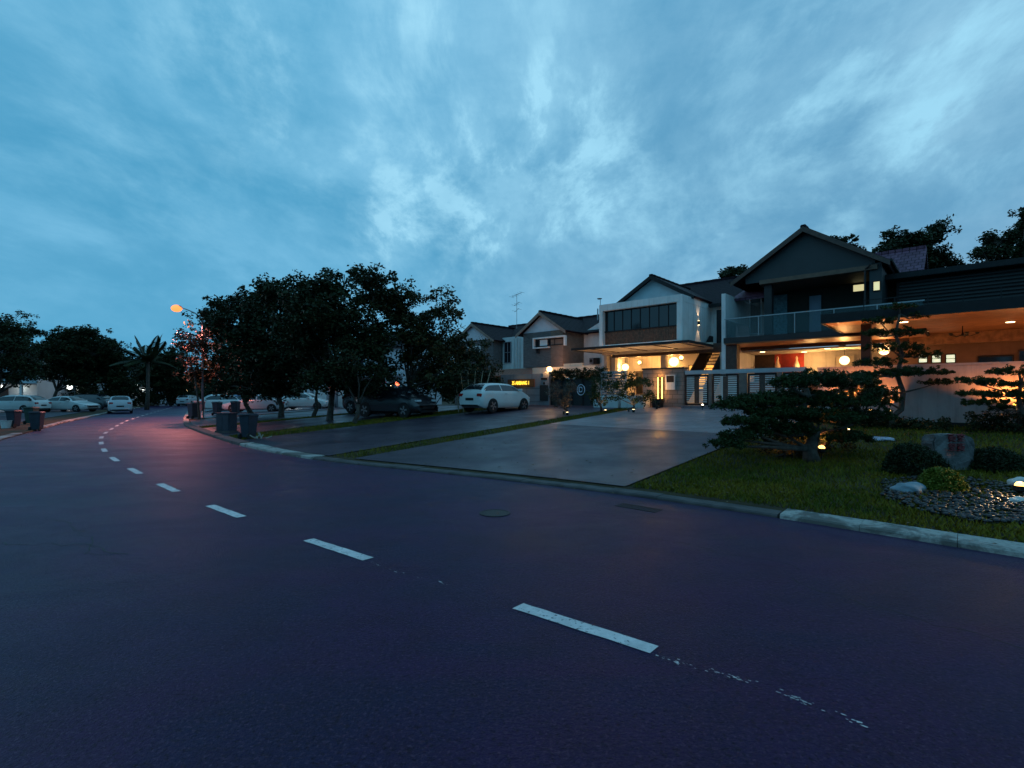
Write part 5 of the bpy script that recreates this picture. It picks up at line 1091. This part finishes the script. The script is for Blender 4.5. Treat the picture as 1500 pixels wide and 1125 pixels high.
# ------------------------------------------------------------------ cars
def car(label, loc, rz, L, Wd, H, kind, paint, glow=None, seed=0):
    rt = Root('parked_car', label, 'car', world=(0, 0, 0), rz=rz, group='parked cars'); rt.o.location = loc
    K = {'sedan': dict(c0=.27, r0=.42, r1=.68, c1=.86, hood=.70, cowl=.92, deck=1.0, tail=.92),
         'hatch': dict(c0=.20, r0=.40, r1=.82, c1=.965, hood=.76, cowl=1.0, deck=1.02, tail=.98),
         'suv': dict(c0=.24, r0=.38, r1=.86, c1=.975, hood=.90, cowl=1.08, deck=1.12, tail=1.05),
         'van': dict(c0=.14, r0=.34, r1=.90, c1=.985, hood=.88, cowl=1.1, deck=1.12, tail=1.08)}[kind]
    w2 = Wd/2; gc = .19
    xs = sorted(set([0, .012, .03, .06, .1, .15]+[round(i/30, 4) for i in range(5, 30)]+[K['c0'], K['r0'], K['r1'], K['c1'], .96, .985, 1.0]))
    I = lambda x, X, Y: float(np.interp(x, X, Y))
    deck = lambda x: I(x, [0, .02, .06, K['c0'], .6, .9, .975, 1.0], [.50, .62, K['hood'], K['cowl'], K['deck']-.02, K['deck'], K['tail'], K['tail']-.22])
    def roof(x):
        if x <= K['c0'] or x >= K['c1']: return deck(x)+.015
        if x < K['r0']: t = (x-K['c0'])/(K['r0']-K['c0']); return deck(x)*(1-t)+(H-.03)*t+.05*math.sin(math.pi*t)
        if x > K['r1']: t = (x-K['r1'])/(K['c1']-K['r1']); return (H-.04)*(1-t)+deck(x)*t+.06*math.sin(math.pi*t)
        t = (x-K['r0'])/(K['r1']-K['r0']); return H-.03-.01*t+.03*math.sin(math.pi*t)
    wid = lambda x: w2*(1-.26*max(0, 1-x/.09)**2-.16*max(0, (x-.92)/.08)**2)
    tw = lambda x: wid(x)*(.90-.22*min(1, max(0, (roof(x)-deck(x)))/(H-1.0)))
    bot = lambda x: gc+.10*max(0, 1-x/.06)+.14*max(0, (x-.93)/.07)
    X = lambda x: L/2-x*L                   # front at +x
    def sec(x):
        w_, d, r_, t = wid(x), deck(x), roof(x), tw(x); b_ = bot(x)
        return [(w_*.86, b_), (w_*.97, b_+.09), (w_, b_+.28), (w_*.985, d-.16), (w_*.94, d-.02), (t, r_-.06 if r_-d > .1 else d+.0), (t*.82, r_-.012), (t*.4, r_+.012), (0, r_+.018)]
    mb = MB(); rows = []
    for x in xs:
        s_ = sec(x); ring = [(X(x), y, z) for y, z in s_]+[(X(x), -y, z) for y, z in s_[-2::-1]]; rows.append(len(mb.v)); mb.v += ring
    m = 17
    for i in range(len(xs)-1):
        for j in range(m-1): mb.f.append((rows[i]+j, rows[i]+j+1, rows[i+1]+j+1, rows[i+1]+j))
        mb.f.append((rows[i]+m-1, rows[i], rows[i+1], rows[i+1]+m-1))
    mb.f.append(tuple(rows[0]+j for j in range(m))); mb.f.append(tuple(rows[-1]+j for j in range(m-1, -1, -1)))
    bd = mb.build('body', paint, rt, smooth=True)
    bd.data.set_sharp_from_angle(angle=R(38))
    def side(x, t, s, off=.008):
        q = sec(x); a, b_ = q[4], q[5]; return (X(x), s*(a[0]+(b_[0]-a[0])*t+off), a[1]+(b_[1]-a[1])*t)
    def sidewin(xa, xb, s, ta=.10, tb=.92):
        g_ = MB(); L_ = fr(xa, xb, .03); vs = [];
        for x in L_: vs += [side(x, ta, s), side(x, tb, s)]
        g_.add(vs, [(2*i, 2*i+2, 2*i+3, 2*i+1) for i in range(len(L_)-1)]); return g_
    def cross(xa, xb, k=.90):
        g_ = MB(); L_ = fr(xa, xb, .02); vs = []
        for x in L_:
            q = sec(x); t, r_ = q[5][0], q[6][1]; n_ = .014
            vs += [(X(x)+(n_ if x < .5 else -n_), y*t, z+.012) for y, z in ((-k, (q[5][1]+r_)/2), (-.5, q[7][1]), (0, q[8][1]), (.5, q[7][1]), (k, (q[5][1]+r_)/2))]
        g_.add(vs, [(5*i+j, 5*i+j+1, 5*i+5+j+1, 5*i+5+j) for i in range(len(L_)-1) for j in range(4)]); return g_
    mid_ = (K['r0']+K['r1'])/2+.0; fa = K['c0']+.07; rb = K['c1']-(.075 if kind == 'sedan' else .04)
    for s in (-1, 1):
        sidewin(fa, mid_-.008, s).build('side_window', mGlassC, rt); sidewin(mid_+.008, rb, s).build('side_window', mGlassC, rt)
        MB().box(X(mid_)+.15, X(mid_)+.30, s*(wid(mid_)*.985), s*(wid(mid_)*.985+.022), deck(mid_)-.14, deck(mid_)-.115).build('door_handle', mSteel if kind != 'van' else mBlack, rt)
        mx = X(fa+.01); MB().box(mx-.08, mx+.08, s*(w2*.93), s*(w2+.16), deck(fa)+.0, deck(fa)+.13).build('mirror', paint, rt, bevel=.03)
        hz_ = K['hood']-.11; MB().box(X(.055), X(.012), s*(w2*.50), s*(w2*.86), hz_-.05, hz_+.05).build('headlight', M('lamp_glass', (.55, .58, .6), .1, .05, 5), rt, bevel=.02)
        tz = K['tail']-.16; MB().box(X(.945), X(1.0)-.005, s*(w2*.56), s*(w2*.885), tz-.09, tz+.07).build('tail_light', M('tail_red', (.35, .02, .02), .2, .1, 5), rt, bevel=.02)
        for x in (.185, .80):
            r_ = .335 if kind in ('suv', 'van') else .31; cx_, cy_ = X(x), s*w2
            MB().lathe((cx_, s*(w2-.155), r_-.0), [(r_*1.13, 0), (r_*1.13, s*.160)], 20, 'y').build('wheel_arch', mBlack, rt)
            wh = MB().lathe((cx_, s*(w2-.12), r_), [(r_*.68, 0), (r_*.95, .0), (r_, s*.03), (r_, s*.11), (r_*.95, s*.137), (r_*.66, s*.14)], 24, 'y').build('wheel', mRubber, rt)
            rm = MB().lathe((cx_, s*(w2-.02), r_), [(r_*.66, s*.042), (r_*.60, s*.030), (r_*.2, s*.034), (.03, s*.045)], 24, 'y').build('rim', mBlack, rt, wh)
            sp_ = MB()
            for k in range(5):
                t = k*1.2566+x; c_, s2 = math.cos(t), math.sin(t); q = (-s2*.03, c_*.03); y0, y1 = s*(w2+.012), s*(w2+.034)
                pts = [(cx_+c_*.04+q[0], r_+s2*.04+q[1]), (cx_+c_*.04-q[0], r_+s2*.04-q[1]), (cx_+c_*r_*.64-q[0]*1.3, r_+s2*r_*.64-q[1]*1.3), (cx_+c_*r_*.64+q[0]*1.3, r_+s2*r_*.64+q[1]*1.3)]
                sp_.prism(pts, min(y0, y1), max(y0, y1), 'y')
            sp_.build('spokes', mRim, rt, rm)
    cross(K['c0']+.018, K['r0']-.005).build('windscreen', mGlassC, rt); cross(K['r1']+.012, K['c1']-.02, .84).build('rear_window', mGlassC, rt)
    MB().box(X(.0)-.02, X(0)+.012, -w2*.5, w2*.5, .40, .52).build('grille', mBlack, rt); MB().box(X(1.0)-.012, X(1.0)+.02, -.26, .26, .56, .68).build('number_plate', mBlack, rt)
    MB().box(X(.02), X(.0)+.008, -w2*.62, w2*.62, .22, .33).box(X(1.0)-.008, X(.98), -w2*.66, w2*.66, .26, .36).build('bumper_trim', mBlack, rt); return rt
def paintm(n, c, r_=.22): return M(n, c, r_, .03, 2, spec=.8, metal=.0)
pW = paintm('white_paint', (.62, .62, .60)); pS = paintm('silver_paint', (.42, .44, .46)); pB = paintm('black_paint', (.012, .012, .016)); pR = paintm('dark_red_paint', (.05, .012, .016)); pBl = paintm('blue_paint', (.04, .10, .22)); pG = paintm('grey_paint', (.10, .11, .13))
def P3(px, D, z=None): q = gD(px, D); return (q.x, q.y, (q.z if z is None else z)+.02)
car('white estate car cut by the left edge of the picture', P3(24, 44.5), R(182), 4.7, 1.8, 1.5, 'hatch', pW)
car('long white sedan parked behind the left wheelie bin', P3(102, 46.5), R(-3), 4.6, 1.8, 1.42, 'sedan', pW)
car('dark people carrier in shade behind the white sedan at left', P3(140, 54), R(-8), 4.6, 1.8, 1.6, 'van', pB)
car('silver hatchback seen from behind at the left roadside below the palm', P3(176, 44.8), R(128), 4.1, 1.7, 1.5, 'suv', pS)
car('pale car far off at the bend of the road', P3(277, 72), R(100), 4.3, 1.75, 1.5, 'suv', pS)
car('white hatchback nearest the street lamp pole in the car cluster', P3(316, 47), R(215), 4.0, 1.7, 1.5, 'hatch', pW)
car('blue-grey sedan between the lamp-side hatchback and the tree trunk', P3(345, 50), R(200), 4.4, 1.75, 1.4, 'sedan', pBl)
car('silver sedan half hidden by the two bins and a tree trunk', P3(375, 41), R(192), 4.6, 1.8, 1.4, 'sedan', pS)
car('long white sedan parked side-on before the white gates', P3(446, 43), R(-2), 4.7, 1.8, 1.4, 'sedan', pW)
car('pale car roof showing behind the silver sedan', P3(408, 52), R(190), 4.4, 1.75, 1.45, 'sedan', pS)
car('dark red car at the back of the parked cluster', P3(322, 60), R(200), 4.3, 1.75, 1.45, 'sedan', pR)
car('dark sports utility car parked on the driveway under the trees', P3(580, 25.5), R(-30), 4.2, 1.8, 1.52, 'suv', pB)
car('dark maroon car behind the dark sports utility car', P3(553, 29.5), R(-30), 4.2, 1.8, 1.6, 'suv', pR)
car('white hatchback on the neighbouring driveway below the glowing sign', P3(727, 25.6), R(50), 3.85, 1.66, 1.40, 'hatch', pW)
# ------------------------------------------------------------------ bins and small street things
def bin_(px, D, label, rz, h_=.98, mat=mPlast, junk=False):
    b = gD(px, D); rt = Root('wheelie_bin', label, 'bin', world=(0, 0, 0), rz=rz, group='wheelie bins'); rt.o.location = b
    k = h_/1.0; v = [(-.18, -.20), (.18, -.20), (.18, .18), (-.18, .18)]; t = [(-.235, -.26), (.235, -.26), (.235, .24), (-.235, .24)]
    MB().add([(x*k, y*k, .06) for x, y in v]+[(x*k, y*k, .90*k) for x, y in t], [(3, 2, 1, 0), (4, 5, 6, 7), (0, 1, 5, 4), (1, 2, 6, 5), (2, 3, 7, 6), (3, 0, 4, 7)]).box(-.25*k, .25*k, -.28*k, .25*k, .86*k, .92*k).build('body', mat, rt, bevel=.015)
    ld = MB().add([(-.25*k, -.30*k, .92*k), (.25*k, -.30*k, .92*k), (.25*k, .27*k, .93*k), (-.25*k, .27*k, .93*k), (-.20*k, -.22*k, .98*k), (.20*k, -.22*k, .98*k), (.22*k, .24*k, 1.0*k), (-.22*k, .24*k, 1.0*k)], [(3, 2, 1, 0), (4, 5, 6, 7), (0, 1, 5, 4), (1, 2, 6, 5), (2, 3, 7, 6), (3, 0, 4, 7)]).build('lid', mat, rt, bevel=.012)
    for s in (-1, 1): MB().lathe((s*.20*k, .20*k, .10), [(.10, -.025), (.10, .025)], 16, 'x').build('wheel', mRubber, rt)
    MB().tube([(-.2*k, .27*k, .93*k), (-.2*k, .32*k, .95*k), (.2*k, .32*k, .95*k), (.2*k, .27*k, .93*k)], .016, 6).build('handle', mat, rt)
    return rt
bin_(54, 23.3, 'dark wheelie bin standing alone at the left edge of the road', R(200), .90)
bin_(20, 24.5, 'dark wheelie bin beside the white bucket at the far left', R(185), .86)
bin_(46, 27.5, 'greenish wheelie bin just behind the lone roadside bin', R(190), .95, M('green_bin_plastic', (.02, .05, .04), .5, .2, 5))
bin_(283, 33, 'black wheelie bin on the kerb left of the street lamp pole', R(160), 1.05)
bin_(292, 37.5, 'grey-blue wheelie bin half behind the street lamp pole', R(160), 1.1, M('grey_bin_plastic', (.10, .13, .16), .5, .1, 5))
bin_(318, 37, 'black wheelie bin before the white hatchback', R(170), 1.0); bin_(345, 37, 'black wheelie bin before the silver sedan', R(175), 1.0)
bin_(364, 18.2, 'nearest dark wheelie bin on the verge, rubbish lying beside it', R(165), .92)
bb = gD(332, 21.0); cbx = Root('utility_cabinet', 'low wide dark utility cabinet on the verge left of the nearest bin', 'utility cabinet', world=(0, 0, 0), rz=R(-20)); cbx.o.location = bb
MB().box(-.36, .36, -.2, .2, .08, .78).build('casing', mPlast, cbx, bevel=.015); MB().box(-.40, .40, -.24, .24, .78, .83).build('top', mPlast, cbx, bevel=.01); MB().box(-.4, .4, -.22, .22, -.05, .08).build('plinth', mKerbD, cbx); MB().box(-.33, -.01, -.215, -.201, .14, .74).box(.01, .33, -.215, -.201, .14, .74).build('door', mPlast, cbx)
bk = gD(9, 24.2); rt = Root('bucket', 'white bucket standing by the far left wheelie bin', 'bucket', world=tuple(bk)); MB().lathe(tuple(bk), [(.17, 0), (.21, .34), (.225, .35), (.225, .37), (.20, .37), (.16, .04)], 18).build('body', mWhite, rt); MB().tube([(bk.x-.22, bk.y, bk.z+.33), (bk.x, bk.y-.2, bk.z+.2), (bk.x+.22, bk.y, bk.z+.33)], .008, 5).build('handle', mSteel, rt)
lt = gD(378, 17.9); lm = MB(); rng = np.random.RandomState(3)
for i in range(9):
    a = Vector((lt.x+rng.uniform(-.1, .25), lt.y+rng.uniform(-.15, .15), lt.z+.02)); lm.tube([a, a+Vector(rng.uniform(-.2, .2, 3)*np.array([1, 1, 0]))+Vector((0, 0, rng.uniform(.05, .22)))], .02, 5)
single('cut_branches', lm, M('pale_wood', (.3, .27, .22), .8, .2, 5), 'small heap of pale cut branches beside the nearest bin', 'branches', world=tuple(lt))
# fallen leaves on lawn and road
lf = []; rng = np.random.RandomState(17)
for i in range(260):
    u = rng.uniform(-14, 6); v = kerbR(u)+abs(rng.normal())*3-.15; p = W(u, v, hgt(u, v)+.03); t = rng.rand()*6.28; s_ = rng.uniform(.02, .045); c, d = math.cos(t)*s_, math.sin(t)*s_
    lf += [(p.x-c, p.y-d, p.z), (p.x+d*.4, p.y-c*.4, p.z+.012), (p.x+c, p.y+d, p.z+.004), (p.x-d*.4, p.y+c*.4, p.z+.01)]
o = quadmesh('fallen_leaves', np.array(lf), M('dry_leaf', (.14, .09, .04), .8, .4, 5)); o['kind'] = 'stuff'; props(o, 'dry fallen leaves scattered over lawn and road', 'leaves')
